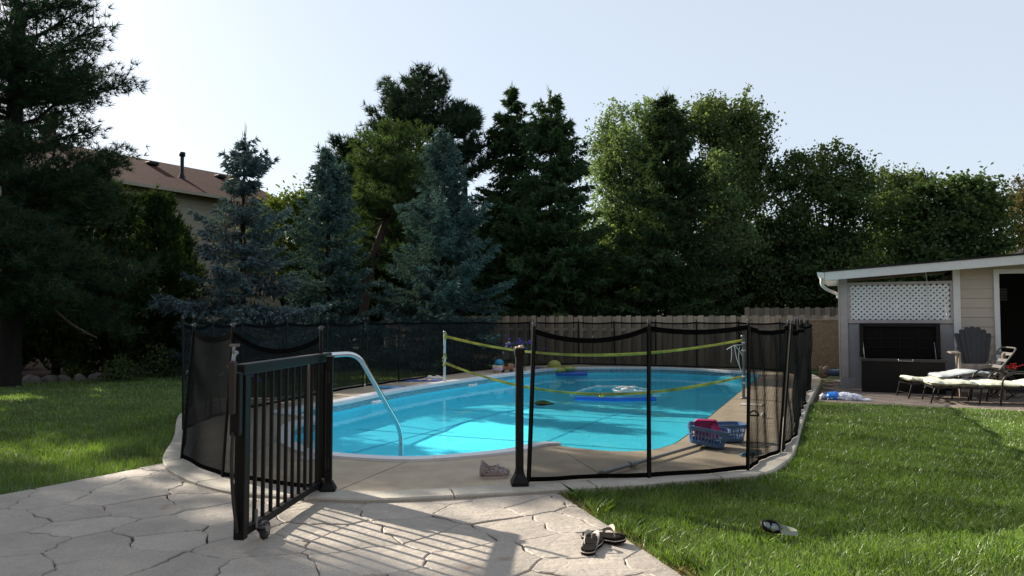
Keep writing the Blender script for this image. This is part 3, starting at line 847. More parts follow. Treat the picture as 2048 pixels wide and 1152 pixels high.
# ---------------------------------------------------------------- pines
def pine(rg, H, limbs, trunk, tuft=.2, tn=13, sub=.5, tstep=.15, wide=.02, up=.5, fluff=2, fl=.12):
    """limbs: (z, azimuth, length, elevation)"""
    P, D, wood = [], [], []
    tz = np.array([p[2] for p in trunk]); tx = np.array([p[0] for p in trunk]); ty = np.array([p[1] for p in trunk])
    for (z, az, L, el) in limbs:
        o = np.array([np.interp(z, tz, tx), np.interp(z, tz, ty), z]); m = max(5, int(L / .22)); u = np.linspace(0, 1, m)
        a = az + .25 * np.sin(u * 3 + rg.uniform(0, 6)) ; hz = L * u * math.cos(el)
        q = o + np.stack([np.cos(a) * hz, np.sin(a) * hz, L * u * math.sin(el) + .12 * L * u ** 2 + rg.normal(0, .02, m).cumsum()], 1)
        wood.append(q[:: 2] if m > 6 else q)
        for i in range(int(m * .28), m):
            for sd in (-1, 1, 0):
                if sd == 0 and i % 2: continue
                l2 = sub * (.35 + .65 * (1 - u[i])) * min(L, 2.2) * rg.uniform(.5, 1.15) + .1
                a2 = a[i] + sd * rg.uniform(.45, 1.15); e2 = el * .5 + rg.normal(.16, .22)
                n2 = max(2, int(l2 / tstep)); v = np.linspace(.2, 1, n2)
                w = q[i] + np.stack([np.cos(a2) * l2 * v, np.sin(a2) * l2 * v, l2 * v * math.sin(e2) + .18 * l2 * v ** 2], 1)
                wood.append(np.stack([q[i], w[-1]]))
                w = np.repeat(w, fluff, 0); n2 = len(w); P.append(w + rg.normal(0, 1, w.shape) * np.array([fl, fl, fl * .45])); d = np.stack([np.full(n2, math.cos(a2)), np.full(n2, math.sin(a2)), np.full(n2, up)], 1); D.append(unit(d))
    P = np.concatenate(P); D = np.concatenate(D)
    return sprigs(rg, P, D, tuft, wide, tn, .75), wood

def pine_tree(px, d, label, mat, bark, seed, H, limbs, trunk, tr, z0=-.06, **kw):
    rg = np.random.RandomState(seed)
    t = thing('pine_tree', (AT(px, d), d, z0), label, 'tree', 'pine trees round the yard')
    co, wood = pine(rg, H, limbs(rg), trunk, **kw)
    tree_parts(t, co, 3, mat, trunk, tr, bark, [w for w in wood if len(w) > 2], lr=.05)
    tw = MB()
    for w in wood:
        if len(w) == 2: tw.tube([tuple(w[0]), tuple(w[1])], [.014, .006], 4, cap=False)
    ob('twigs', tw, bark, t, local=True, kind='stuff')
    return t

def cone_limbs(R0, H, zmin, n, top=.25, el=(-.05, .45)):
    def f(rg):
        out = []
        for i in range(n):
            z = rg.uniform(zmin, H - .2); k = (z - zmin) / (H - zmin)
            out.append((z, rg.uniform(0, 6.283), R0 * (math.sin(math.pi * (.28 + .68 * k)) ** .8 + top * .2) * rg.uniform(.65, 1.1), rg.uniform(*el) + .35 * k))
        return out
    return f
# the big pine at the left edge
def limbsL(rg):
    out = []
    # (height, azimuth, length, elevation) reaching into the picture
    for z, az, L, el in ((3.4, -.15, 2.4, .32), (3.9, .15, 2.4, .10), (3.6, -.5, 2.2, .05), (4.6, .1, 1.9, .05), (5.0, -.3, 2.25, .30), (5.3, .2, 2.4, .28), (5.6, -.1, 2.0, .12), (6.2, .25, 1.9, .35),
                         (6.1, -.4, 1.8, .1), (6.7, 0.1, 1.6, .25), (7.0, -.2, 1.2, .3), (7.1, .3, .8, .3), (4.2, -.9, 2.0, .0), (5.4, -1.0, 1.8, .1), (6.6, -1.1, 1.5, .2), (6.9, -.9, .8, .3)):
        out.append((z, az, L * .80, el))
    for i in range(34):
        z = rg.uniform(2.6, 6.7); out.append((z, rg.uniform(.9, 5.4), rg.uniform(.7, 1) * np.interp(z, [2.6, 5, 7.4], [2.1, 2.0, .7]), rg.uniform(-.05, .4)))
    for i in range(26): out.append((rg.uniform(1.5, 3.6), rg.uniform(-1.6, 1.2), rg.uniform(1.2, 2.2), rg.uniform(-.45, -.05)))
    return out
pine_tree(18, 14, 'big old pine with spreading limbs at the edge of the left lawn', m_pine, m_bark, 21, 7.5, limbsL,
          [(0, 0, 0), (.03, 0, 2), (-.05, .05, 4.5), (.05, 0, 7), (0, 0, 7.5)], [.24, .2, .16, .1, .03], tuft=.15, tn=15, sub=.5, tstep=.12, wide=.014, fluff=4, fl=.13)
for k_, (x_, y_, h_, sd_) in enumerate(((-15.6, 14.6, 11.6, 26), (-18.2, 17.0, 11.8, 27))):  # unseen pines, added to throw shade over the lawn and patio
    pine_tree(1024 + x_ / y_ * FPX, y_, ('unseen tall pine added beside the left lawn for its shade', 'unseen taller pine added behind the left lawn for its shade')[k_], m_pine, m_bark, sd_, h_, cone_limbs(2.0, h_, 3.2, 44, el=(.0, .4)), [(0, 0, 0), (0, 0, h_ * .5), (0, 0, h_)], [.22, .16, .04], tuft=.2, tn=9, sub=.5, tstep=.2, wide=.04, fluff=3, fl=.16)
# low bare limb of the same pine is part of its thing: drooping branch seen against the dark
lowb = MB().tube(crom([(.15, -.1, 2.1), (.5, -.2, 1.95), (.9, -.3, 1.6), (1.4, -.35, 1.2), (1.9, -.4, .95)], 4), [.05 - .0022 * i for i in range(17)], 6)
for o in bpy.data.objects:
    if o.name == 'pine_tree': ob('limb', lowb, m_bark_red, o, local=True)
pine_tree(835, 27, 'tall dark pine with upright shoots behind the full blue spruce', m_pine, m_bark, 22, 10, cone_limbs(2.2, 10.0, 2.5, 74, el=(.1, .6)), [(0, 0, 0), (0, 0, 5), (0, 0, 10)], [.22, .16, .04], tuft=.27, tn=13, sub=.42, tstep=.17, wide=.036, up=1.0)
pine_tree(925, 26.5, 'slim dark pine with tufted open branches against the sky', m_pine, m_bark, 23, 9, cone_limbs(1.0, 9.1, 4.0, 26, el=(.1, .6)), [(0, 0, 0), (.1, 0, 5), (.05, 0, 9)], [.16, .1, .03], tuft=.28, tn=13, sub=.4, tstep=.2, wide=.036, up=1.0)
pine_tree(690, 26, 'small dark pine showing behind the greenish blue spruce', m_pine, m_bark, 24, 7, cone_limbs(1.1, 7.5, 2.5, 34, el=(.1, .5)), [(0, 0, 0), (0, 0, 4), (0, 0, 7.4)], [.15, .1, .03], tuft=.26, tn=12, sub=.4, tstep=.18, wide=.036, up=1.0)
def limbsY(rg):
    out = []
    for i in range(46):
        z = rg.uniform(4.3, 6.9); k = (z - 4.3) / 2.6
        out.append((z, rg.uniform(0, 6.283), 1.55 * math.sqrt(max(.1, 1 - (k * 1.5 - .55) ** 2)) * rg.uniform(.6, 1.05), rg.uniform(-.1, .35) + .3 * k))
    for i in range(14): out.append((rg.uniform(2.6, 4.3), rg.uniform(0, 6.283), rg.uniform(.8, 1.4), rg.uniform(-.2, .3)))
    return out
pine_tree(728, 22.8, 'yellowish round-headed pine with a leaning reddish trunk', m_ypine, m_bark_red, 25, 7, limbsY,
          [(0, 0, 0), (0, 0, 1.7), (.25, 0, 3.2), (.75, 0, 4.6), (.85, 0, 6.9)], [.17, .15, .13, .1, .03], tuft=.19, tn=13, sub=.5, tstep=.15, wide=.028, up=.8)

# ---------------------------------------------------------------- cedars in the dark left corner
def cedar(px, d, top_y, half, label, seed, z0=-.06, mat=m_cedar, R_=None):
    rg = np.random.RandomState(seed); H = CAM_H + (640 - top_y) / FPX * d - z0; Rr = half / FPX * d
    t = thing('cedar_tree', (AT(px, d), d, z0), label, 'tree', 'cedars along the left boundary')
    # feathery upright sprays: plumes leaving the stem, each with its own tip
    P, D = [], []
    for i in range(int(95 * Rr * H / 4)):
        f0 = rg.uniform(.0, .9) ** 1.1; a = rg.uniform(0, 6.283); r1 = Rr * min(1, (1 - f0) * 1.7) ** .8 * rg.uniform(.55, 1.2)
        n_ = 56; u = rg.uniform(.1, 1, n_) ** .7; r_ = r1 * u; z_ = f0 * H + (.25 + .35 * r1) * u ** 1.6 + .1 * (1 - u)
        w = rg.normal(0, 1, (n_, 3)) * (.07 + .10 * (1 - u))[:, None]
        P.append(np.stack([np.cos(a) * r_, np.sin(a) * r_, z_], 1) + w); D.append(np.stack([np.cos(a) * .6 + 0 * u, np.sin(a) * .6 + 0 * u, .4 + .9 * u], 1))
    P = np.concatenate(P); D = unit(np.concatenate(D)); k = P[:, 2] < H; P, D = P[k], D[k]
    tree_parts(t, sprigs(rg, P, D, .15, .045, 3, .5), 3, mat, [(0, 0, 0), (0, 0, H * .9)], [.1, .02], m_bark)
for a in ((215, 16.5, 336, 100, 'broad cedar nearest the beige house among the dark cedars', 31), (306, 17.5, 378, 88, 'cedar with olive lit sprays left of the thin-topped spruce', 32), (115, 17, 375, 95, 'dark cedar behind the drooping bare limb of the big pine', 33),
          (352, 19.5, 440, 60, 'low cedar filling the dark corner by the mesh fence', 34), (15, 18.5, 420, 80, 'dark cedar behind the big pine trunk', 35), (-90, 17, 380, 80, 'dark cedar at the far left boundary', 36), (-980, 8.5, -350, 300, 'tall cedar beside the left lawn, outside the picture', 37), (-1990, 5.5, -900, 450, 'tall cedar beside the patio, outside the picture', 38)): cedar(*a)  # the last two are unseen, added to darken the left side
# small bushes at the foot of the cedars
def bush(px, d, h, r_, label, seed, mat, z0=-.05):
    rg = np.random.RandomState(seed); n_ = 900
    v = unit(rg.normal(0, 1, (n_, 3))); v[:, 2] = np.abs(v[:, 2]); P = v * rg.uniform(.4, 1.05, (n_, 1)) * np.array([r_, r_, h])
    t = thing('bush', (AT(px, d), d, z0), label, 'bush', 'low bushes in the dark bed')
    ob('foliage', np_mesh('foliage', leaves(rg, P, .07, .05), 4), mat, t, local=True)
    st = MB()
    for i in range(5): st.tube([(0, 0, 0), tuple(P[i * 7] * .8)], [.012, .005], 5)
    ob('stem', st, m_bark, t, local=True)
def leaves(rg, P, L, W, up=.9):
    n_ = len(P); D = unit(rg.normal(0, 1, (n_, 3)) + np.array([0, 0, -.25])); s_ = unit(np.cross(D, unit(rg.normal(0, .6, (n_, 3)) + np.array([0, 0, up]))))
    l = L * rg.uniform(.65, 1.3, (n_, 1)); w = W * rg.uniform(.7, 1.3, (n_, 1))
    return np.stack([P - D * l / 2, P + s_ * w / 2, P + D * l / 2, P - s_ * w / 2], 1)
bush(245, 15.2, .55, .4, 'low leafy bush above the rock edging, nearest the lawn', 41, m_leaf)
bush(320, 16.2, .8, .5, 'leafy bush in the dark corner beside the mesh fence', 42, m_leaf)
bush(160, 16.2, .4, .35, 'small bush with bright sprigs under the cedars', 43, m_yel)

# ---------------------------------------------------------------- broad-leaved trees
def decid(px, d, lobes, label, mat, seed, name='leafy_tree', nclump=150, nleaf=110, leaf=(.13, .085), sig=.34, z0=-.1, trunk_r=.2, droop=.0, shell=(.55, 1.05)):
    """lobes: (px, py, radius in px, depth offset, vertical stretch)"""
    rg = np.random.RandomState(seed); t = thing(name, (AT(px, d), d, z0), label, 'tree', 'broad-leaved trees behind the fence')
    P = []; tips = []
    tot = sum(l[2] ** 2 for l in lobes)
    for (lx, ly, lr, dd, vs_) in lobes:
        c = np.array([AT(lx, d) - AT(px, d), dd, CAM_H + (640 - ly) / FPX * d - z0]); r_ = lr / FPX * d
        k = max(6, int(nclump * lr * lr / tot)); v = unit(rg.normal(0, 1, (k, 3)))
        cc = c + v * (r_ * rg.uniform(*shell, (k, 1))) * np.array([1, 1, vs_])
        tips += [(c, q) for q in cc[:: 5]]
        for q, vv in zip(cc, v):
            s_ = sig * rg.uniform(.6, 1.25); m = int(nleaf * rg.uniform(.6, 1.3))
            g = rg.normal(0, 1, (m, 3)) * np.array([s_, s_, s_ * .62]); g[:, 2] -= droop * np.abs(rg.normal(0, 1, m))
            P.append(q + g)
            if vv[2] > .1 or rg.uniform() < .4:      # leafy shoot sticking out
                L = rg.uniform(.3, .8) * r_ * .45; dr = unit(vv * .8 + rg.normal(0, .4, 3) + np.array([0, 0, .35])); mm = int(nleaf * .35)
                u = rg.uniform(0, 1, (mm, 1)); P.append(q + dr * L * u * 1.25 + rg.normal(0, .07, (mm, 3)))
    P = np.concatenate(P); P = P[P[:, 2] > .05]
    ob('crown', np_mesh('crown', leaves(rg, P, *leaf), 4), mat, t, local=True)
    top = max(l[1] for l in lobes); zc = CAM_H + (640 - top) / FPX * d
    tb = MB().tube([(0, 0, 0), (.1, 0, zc * .5), (0, 0, zc)], [trunk_r, trunk_r * .8, trunk_r * .5], 8); ob('trunk', tb, m_bark, t, local=True)
    lb = MB()
    for c, q in tips:
        s_ = Vector((0, 0, zc * random.uniform(.5, .95))); e = Vector(q); md = s_.lerp(e, .5) + Vector((0, 0, .25))
        lb.tube([s_, md, e], [trunk_r * .28, trunk_r * .16, .012], 5, cap=False)
    ob('limbs', lb, m_bark, t, local=True, kind='stuff')
    return t
decid(1300, 29, [(1225, 270, 36, 0, 1.1), (1222, 330, 40, 0, 1.2), (1290, 260, 78, 0, .9), (1252, 340, 62, -.6, 1.2), (1215, 400, 30, -.5, 1.2), (1300, 420, 90, 0, 1), (1240, 500, 60, -.5, 1.1), (1300, 560, 80, 0, .8)],
      'pale silvery-green leafy tree left of and behind the wide dark spruce', m_silver, 51, nclump=270, nleaf=160, leaf=(.125, .075), droop=.12)
decid(1440, 28, [(1450, 250, 70, 0, .9), (1400, 230, 38, 0, .9), (1500, 245, 36, 0, .8), (1480, 320, 66, 0, .9), (1440, 370, 70, -.8, 1.2), (1490, 440, 90, -.4, 1), (1480, 550, 90, -.4, .8)],
      'tall leafy tree with the highest crown, right of the wide dark spruce', m_leaf, 52, nclump=300, nleaf=160, leaf=(.13, .085), droop=.12)
decid(1452, 25.5, [(1435, 335, 26, 0, 1.2), (1450, 400, 30, 0, 1.2), (1425, 455, 26, 0, 1), (1470, 470, 36, 0, 1)],
      'light green drooping leafy tree catching sun in front of the tall one', m_silver, 53, nclump=80, nleaf=110, leaf=(.11, .07), sig=.26, droop=.22, trunk_r=.1)
decid(1645, 27, [(1600, 355, 52, 0, .95), (1660, 345, 56, 0, .95), (1715, 365, 44, 0, .9), (1640, 440, 85, -.4, 1), (1720, 450, 60, 0, 1), (1580, 460, 50, 0, 1), (1650, 550, 110, 0, .7)],
      'rounded dark leafy tree behind the left end of the shed roof', m_leaf2, 54, nclump=250, nleaf=130, leaf=(.13, .09))
decid(1800, 30, [(1790, 378, 40, 0, .9), (1835, 372, 30, 0, .8), (1800, 440, 62, 0, 1), (1770, 520, 60, 0, 1)],
      'paler leafy tree between the rounded dark one and the maple', m_leaf, 55, nclump=130, nleaf=120)
decid(1910, 26, [(1880, 400, 44, 0, .9), (1930, 392, 46, 0, .9), (1975, 425, 40, 0, .9), (1900, 470, 70, 0, .9), (1985, 470, 34, 0, .9), (1860, 540, 80, 0, .7), (1940, 540, 70, 0, .6)],
      'broad maple with a domed crown above the shed roof', m_leaf2, 56, name='maple_tree', nclump=210, nleaf=130, leaf=(.15, .12))
decid(2055, 30, [(2050, 440, 36, 0, 1), (2085, 400, 50, 0, 1), (2040, 500, 34, 0, .9), (2090, 500, 60, 0, 1)],
      'bronze-leaved tree at the right edge above the shed', m_bronze, 57, nclump=80, nleaf=110)
decid(575, 24, [(560, 425, 40, 0, .8), (610, 410, 36, 0, .7), (570, 480, 60, 0, .9), (600, 560, 60, 0, .9), (520, 520, 50, .5, 1)],
      'yellow-green leafy tree between the house and the greenish blue spruce', m_yel, 58, nclump=110, nleaf=120)
# trees further back that close the gaps low down
for i, (px, top, hw, d, where) in enumerate(((560, 470, 120, 34, 'between the house and the blue spruces'), (760, 380, 130, 35, 'behind the leaning pine trunk'), (960, 400, 130, 36, 'right of the full blue spruce'),
        (1150, 420, 130, 36, 'right of the dark spruce pair'), (1560, 450, 130, 36, 'right of the tallest leafy crown'), (1720, 480, 140, 37, 'behind the rounded dark leafy tree'),
        (1960, 500, 120, 38, 'under the domed maple'), (240, 560, 140, 34, 'behind the broad cedar by the house'), (40, 540, 140, 33, 'behind the big pine trunk'))):
    decid(px, d, [(px - hw * .4, top + 70, hw * .6, 0, .9), (px + hw * .4, top + 60, hw * .6, 0, .9), (px, top + 150, hw * .9, 0, 1), (px - hw * .5, 610, hw * .55, 0, .7), (px + hw * .5, 610, hw * .55, 0, .7)],
          'leafy tree far back, in the gap ' + where, m_leaf2 if i % 2 else m_leaf, 70 + i, nclump=120, nleaf=120, leaf=(.22, .16), sig=.5)
for px, d, w, where in ((745, 29, 85, 'behind the leaning pine trunk, low over the board fence'), (835, 31, 80, 'low behind the full blue spruce'), (1195, 29, 70, 'low in the gap left of the wide dark spruce'), (960, 31, 80, 'low behind the narrow dark spruce'), (1460, 30, 90, 'low under the tallest leafy crown')):
    decid(px, d, [(px - w * .5, 520, w * .6, 0, 1), (px + w * .5, 510, w * .6, 0, 1), (px, 585, w, 0, .7), (px - w * .6, 615, w * .5, 0, .7), (px + w * .6, 615, w * .5, 0, .7)], 'dark understorey tree ' + where, m_leaf2, int(px), nclump=110, nleaf=120, leaf=(.18, .13), sig=.42)
# ================================================================ board fences
def board_fence(t_, s0, s1, top, label, mat, pitch=.152, zb=-.25, far=False):
    t = thing('board_fence', S((s0 + s1) / 2, t_, zb), label, 'wooden fence')
    ang = math.atan2(U.y, U.x); me = MB().box((0, 0, 0), (.14, .019, 1)).mesh('board'); me.materials.append(mat)
    k = 0; s_ = s0
    while s_ < s1:
        o = bpy.data.objects.new('board', me); COL.objects.link(o); o.parent = t
        h = top - zb + random.uniform(-.010, .008); bk = k % 2
        p = S(s_, t_ + (.062 if bk else 0)) - S((s0 + s1) / 2, t_)
        if bk: h -= .03
        o.location = (p.x, p.y, h / 2); o.scale = (1 if not bk else 1, 1, h); o.rotation_euler = (0, random.uniform(-.006, .006), ang + random.uniform(-.03, .03))
        s_ += .143 * random.uniform(.96, 1.04); k += 1
    for z_ in (.0, .95):
        ob('rail', MB().beam(S(s0 - .1, t_ + .031, z_), S(s1 + .1, t_ + .031, z_), .036, .085), mat, t)
    s_ = s0
    while s_ < s1:
        ob('post', MB().box(S(s_, t_ + .13, (zb + top + .0) / 2), (.09, .09, top - zb), ang), mat, t); s_ += 2.4
    return t
board_fence(20.4, -13.5, 1.2, 1.345, 'weathered wooden board fence behind the pool screen', m_boards)
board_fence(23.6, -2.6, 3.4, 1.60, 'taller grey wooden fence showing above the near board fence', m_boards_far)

# ================================================================ pool safety fence: sections of black screen on poles
CAPH = 1.2
m_cap = M('cap_metal', (.10, .10, .105), .45, metal=.6)
def pole(t, b, tp, r_=.0125):
    p = ob('pole', MB().tube([b, tp], r_, 8), m_black, t)
    d = (Vector(tp) - Vector(b)).normalized()
    ob('cap', MB().tube([Vector(tp), Vector(tp) + d * .03], [.014, .012], 8).tube([Vector(tp) + d * .012 + Vector((-.02, 0, 0)), Vector(tp) + d * .02 + Vector((.025, -.01, 0))], .004, 6), m_cap, p)
def bay(t, b0, t0, b1, t1, sag, seed, top0=.96, top1=.96, billow=.03, fold=0, bsag=0.0):
    """one screen between two poles, hem tapes along its edges"""
    b0, t0, b1, t1 = (Vector(x) for x in (b0, t0, b1, t1)); rg = random.Random(seed)
    nrm = (b1 - b0).cross(Vector((0, 0, 1))).normalized(); ph = [rg.uniform(0, 6.28) for _ in range(4)]; fx = rg.uniform(.15, .85)
    def pt(u, v, off=0.0):
        lo = b0.lerp(b1, u); lo = Vector((lo.x, lo.y, lo.z + .006 - bsag * 4 * u * (1 - u)))
        hi = b0.lerp(t0, top0).lerp(b1.lerp(t1, top1), u); hi = hi - Vector((0, 0, 1)) * (sag * 4 * u * (1 - u))
        p = lo.lerp(hi, v); e = (4 * u * (1 - u)) ** .6
        w = billow * (math.sin(u * 7 + v * 2 + ph[0]) * .6 + math.sin(u * 3 - v * 5 + ph[1]) * .5) * e
        w += fold * math.sin((u - fx * (1 - v) - (1 - fx) * .4 * v) * 22 + ph[2]) * e * (.35 + .65 * v)
        return p + nrm * (w + off)
    ob('screen', MB().grid(lambda u, v: pt(u, v), 26, 14), m_screen, t)
    def tape(v0, v1, name):
        m = MB()
        for off in (-.003, .003): m.grid(lambda u, v: pt(u, v0 + (v1 - v0) * v, off), 26, 1)
        ob(name, m, m_blackcloth, t)
    tape(.965, 1.0, 'top_tape'); tape(0, .03, 'bottom_tape')
    for e in (0.012, .988):
        ob('side_tape', MB().grid(lambda u, v: pt(e + (u - .5) * .018, v, .004), 1, 14), m_blackcloth, t)
def section(label, pts, sags, seeds, **kw):
    """pts: (base point, top point) per pole"""
    c = sum((p[0] for p in pts), Vector()) / len(pts)
    t = thing('pool_fence', (c.x, c.y, 0), label, 'pool fence', 'black screen fence round the pool')
    for b, tp in pts: pole(t, b, tp)
    for i in range(len(pts) - 1):
        bay(t, *pts[i], *pts[i + 1], sags[i % len(sags)], seeds + i, **{k: (v[i % len(v)] if isinstance(v, list) else v) for k, v in kw.items()})
    return t
def PX(bx, by, tx, ty):
    b = G(bx, by, .012); d = b.y
    # the top: above the base at nearly the same distance
    z = CAM_H + (640 - ty) / FPX * d
    return (b, Vector(((tx - 1024) / FPX * d, d, z)))
f1 = section('sunlit screen section right of the open gate, sagging at its top', [PX(1056, 965, 1068, 652), PX(1298, 956, 1297, 647), PX(1496, 941, 1497, 645), PX(1559, 905, 1576, 646)],
             [.085, .035, .05], 100, billow=.03, fold=[.010, .006, .022], top0=.985, top1=.985)
rr_ = [PX(1565, 904, 1583, 647)]
for t_ in (8.9, 10.1, 11.2, 12.4, 13.5, 14.7, 15.8, 16.7):
    b = S(-.47 - .016 * (t_ - 8.9) + random.uniform(-.02, .02), t_, .012); rr_.append((b, b + Vector((random.uniform(-.03, .03), random.uniform(-.03, .03), 1.205))))
section('long screen section along the terrace side, seen nearly end on', rr_, [.05, .07, .04], 120, billow=.06, fold=.035)
bk = [(S(-.68, 17.0, .012), S(-.68, 17.0, 1.215)), (S(-1.3, 18.5, .012), S(-1.3, 18.5, 1.215))]
for s_ in (-2.3, -3.35, -4.4, -5.5, -6.5): b = S(s_, 19.15, .012); bk.append((b, b + Vector((random.uniform(-.02, .02), 0, 1.21))))
bk.append((S(-7.45, 18.2, .012), S(-7.45, 18.2, 1.22)))
section('far screen section in front of the sunny board fence', bk, [.02, .03], 140, billow=.03)
lf = [(S(-7.5, 18.1, .012), S(-7.5, 18.1, 1.22))]
for bx, by in ((945, 742.5), (901, 749), (853, 756), (798, 764), (733, 773)):
    b = G(bx, by, .012); lf.append((b, b + Vector((random.uniform(-.015, .015), 0, 1.22))))
b = G(731, 773.6, .012)
lf2 = [(b + Vector((-.03, -.05, 0)), b + Vector((-.03, -.05, 1.22)))]
for px, py in ((652, 787), (575, 803), (478, 822), (420, 838), (366, 860)):
    b = G(px, py, .012); lf2.append((b, b + Vector((random.uniform(-.03, .03), 0, 1.22))))
section('far-left screen section with sunny grass showing under and behind it', lf, [.02, .015], 160, billow=.03)
section('shaded screen section along the left lawn, behind the gate', lf2, [.04, .03], 170, billow=.025)
lc = [(G(368, 862, .012) + Vector((.02, 0, 0)), G(368, 862, .012) + Vector((.09, -.02, 1.235))), PX(363, 917, 389, 653), PX(445, 954, 467, 653), PX(640, 982, 643, 660)]
section('drooping dark screen section between the left lawn and the gate', lc, [.03, .05, .12], 180, billow=.02, fold=[.0, .0, .0], top0=[.97, .97, .97], top1=[.97, .97, .97])

# ================================================================ gate and gate posts
m_gate = m_black
F = Vector((-1.475, 4.05, 0)); Hh = Vector((-1.355, 5.45, 0)); ax = (Hh - F).normalized(); L = (Hh - F).length; nx = Vector((-ax.y, ax.x, 0))
gt = thing('pool_gate', (F + Hh) / 2 + Vector((0, 0, PZ)), 'open black metal gate with upright bars and a caster wheel on the patio', 'gate')
gl = lambda k, z, o=0.0: F + ax * k + nx * o + Vector((0, 0, z))
def gbar(name, a, b_, w, h, mat=m_gate, bev=.004, parent=None): return ob(name, MB().beam(a, b_, w, h, up=nx if abs((b_ - a).normalized().z) > .5 else (0, 0, 1)), mat, parent or gt, bevel=bev)
gbar('top_rail', gl(-.03, .95), gl(L + .02, .95), .06, .062, bev=.008)
gbar('bottom_rail', gl(.0, .062), gl(L, .062), .042, .042)
gbar('stile', gl(.02, .032), gl(.02, .92), .055, .06, bev=.006); gbar('stile', gl(L - .025, .032), gl(L - .025, .92), .055, .055)
gbar('stile', gl(.085, .08), gl(.085, .92), .02, .03)
for i in range(10): gbar('baluster', gl(.19 + i * .112, .08), gl(.19 + i * .112, .922), .02, .02, bev=.003)
lt = gbar('latch', gl(-.055, .60), gl(-.055, .94), .05, .055, bev=.01)
ob('latch_plate', MB().beam(gl(-.10, .72), gl(-.10, 1.0), .03, .04), m_rust, lt, bevel=.006)
ob('latch_lever', MB().tube([gl(-.10, 1.0), gl(-.09, 1.035), gl(-.06, 1.045)], .012, 8).tube([gl(-.09, 1.035), gl(-.10, 1.065), gl(-.08, 1.08)], .009, 8).box(gl(-.085, 1.085), (.05, .02, .014)), m_zinc, lt)
ob('strap', MB().tube(crom([gl(-.09, .62, .0), gl(-.075, .45, .012), gl(-.045, .25, .012), gl(-.02, .08, 0)], 4), .016, 6, flat=.5), m_rust, gt)
cst = ob('caster_bracket', MB().beam(gl(.15, .06, -.035), gl(.22, .06, -.035), .05, .008).beam(gl(.16, .06, -.032), gl(.205, .03, -.032), .006, .035).beam(gl(.16, .06, -.082), gl(.205, .03, -.082), .006, .035).beam(gl(.16, .06, -.03), gl(.16, .06, -.086), .03, .008).tube([gl(.15, .06, -.03), gl(.15, .16, -.03)], .009, 8), m_zinc, gt)
wm = Matrix((ax, Vector((0, 0, 1)), nx)).transposed()
wc = gl(.205, 0, -.057); wc.z = PZ + .049
ob('caster_wheel', MB().lathe([(.0, -.016), (.04, -.016), (.05, -.012), (.052, 0), (.05, .012), (.04, .016), (.0, .016)], wc, 20, wm), m_rubber, gt)
ob('wheel_hub', MB().lathe([(.0, -.02), (.024, -.02), (.028, -.014), (.028, .014), (.024, .02), (0, .02)], wc, 14, wm), m_zinc, cst)
def gate_post(c, h, label, capless):
    t = thing('gate_post', c, label, 'gate post', 'black square posts of the gate')
    fb = MB(); k = .062 if capless else .052; pw_ = .056 if capless else .046
    ob('shaft', MB().box(c + Vector((0, 0, h / 2 + .03)), (pw_, pw_, h - .06), .1), m_gate, t, bevel=.005)
    rot = Matrix.Rotation(.1, 3, 'Z'); r4 = lambda w, z: [rot @ Vector((a * w, b_ * w, 0)) + c + Vector((0, 0, z)) for a, b_ in ((-1, -1), (1, -1), (1, 1), (-1, 1))]
    hf = 1 if capless else .6; vs_ = r4(k, 0) + r4(k, .025 * hf) + r4(.034, .085 * hf) + r4(.030, .11 * hf)
    fb.add(vs_, [(3, 2, 1, 0)] + [(q * 4 + i, q * 4 + (i + 1) % 4, q * 4 + 4 + (i + 1) % 4, q * 4 + 4 + i) for q in range(3) for i in range(4)] + [(12, 13, 14, 15)])
    ob('base_flange', fb, m_gate, t, bevel=.004)
    if capless:
        ob('broken_top', MB().box(c + Vector((0, 0, h + .004)), (.06, .058, .010), .1).box(c + Vector((.012, 0, h + .012)), (.03, .05, .012), .25), M("raw_broken_plastic", (.42, .30, .22), .8), t, bevel=.003)
        ob('collar', MB().box(c + Vector((0, 0, h - .03)), (.072, .072, .05), .1), m_gate, t, bevel=.004)
        ob('latch_pin', MB().tube([c + Vector((-.03, -.02, h - .13)), c + Vector((-.075, -.03, h - .125))], .007, 6), m_zinc, t)
    else:
        ob('cap', MB().box(c + Vector((0, 0, h + .01)), (.056, .056, .02), .1), m_gate, t, bevel=.004)
        for z_ in (.2, .8): ob('hinge', MB().tube([c + Vector((.0, -.045, z_ - .04)), c + Vector((.0, -.045, z_ + .04))], .012, 8), m_gate, t)
gate_post(G(1039, 970, .014), 1.0, 'black gate post with a broken pale top beside the sunlit screen', True)
gate_post(G(657, 981, .014), .93, 'black hinge post carrying the open gate', False)

# ================================================================ handrail of the pool stair
hr = thing('handrail', G(617, 918), 'bent stainless steel handrail leading down into the pool', 'handrail')
a = G(617, 918); z1 = .90
b = G(802, 915, WZ)
path = fillet([a, a + Vector((.0, 0, z1)), a + Vector((.36, .30, z1 + .012)), Vector((b.x - .0, b.y, .12)), Vector((b.x, b.y, WZ - .12))], .13, 7)
ob('rail', MB().tube(path, .0235, 12), m_chrome, hr)
ob('flange', MB().lathe([(.0, .0), (.075, .0), (.072, .012), (.045, .03), (.034, .09), (.026, .1)], a, 18), m_white_coping, hr)
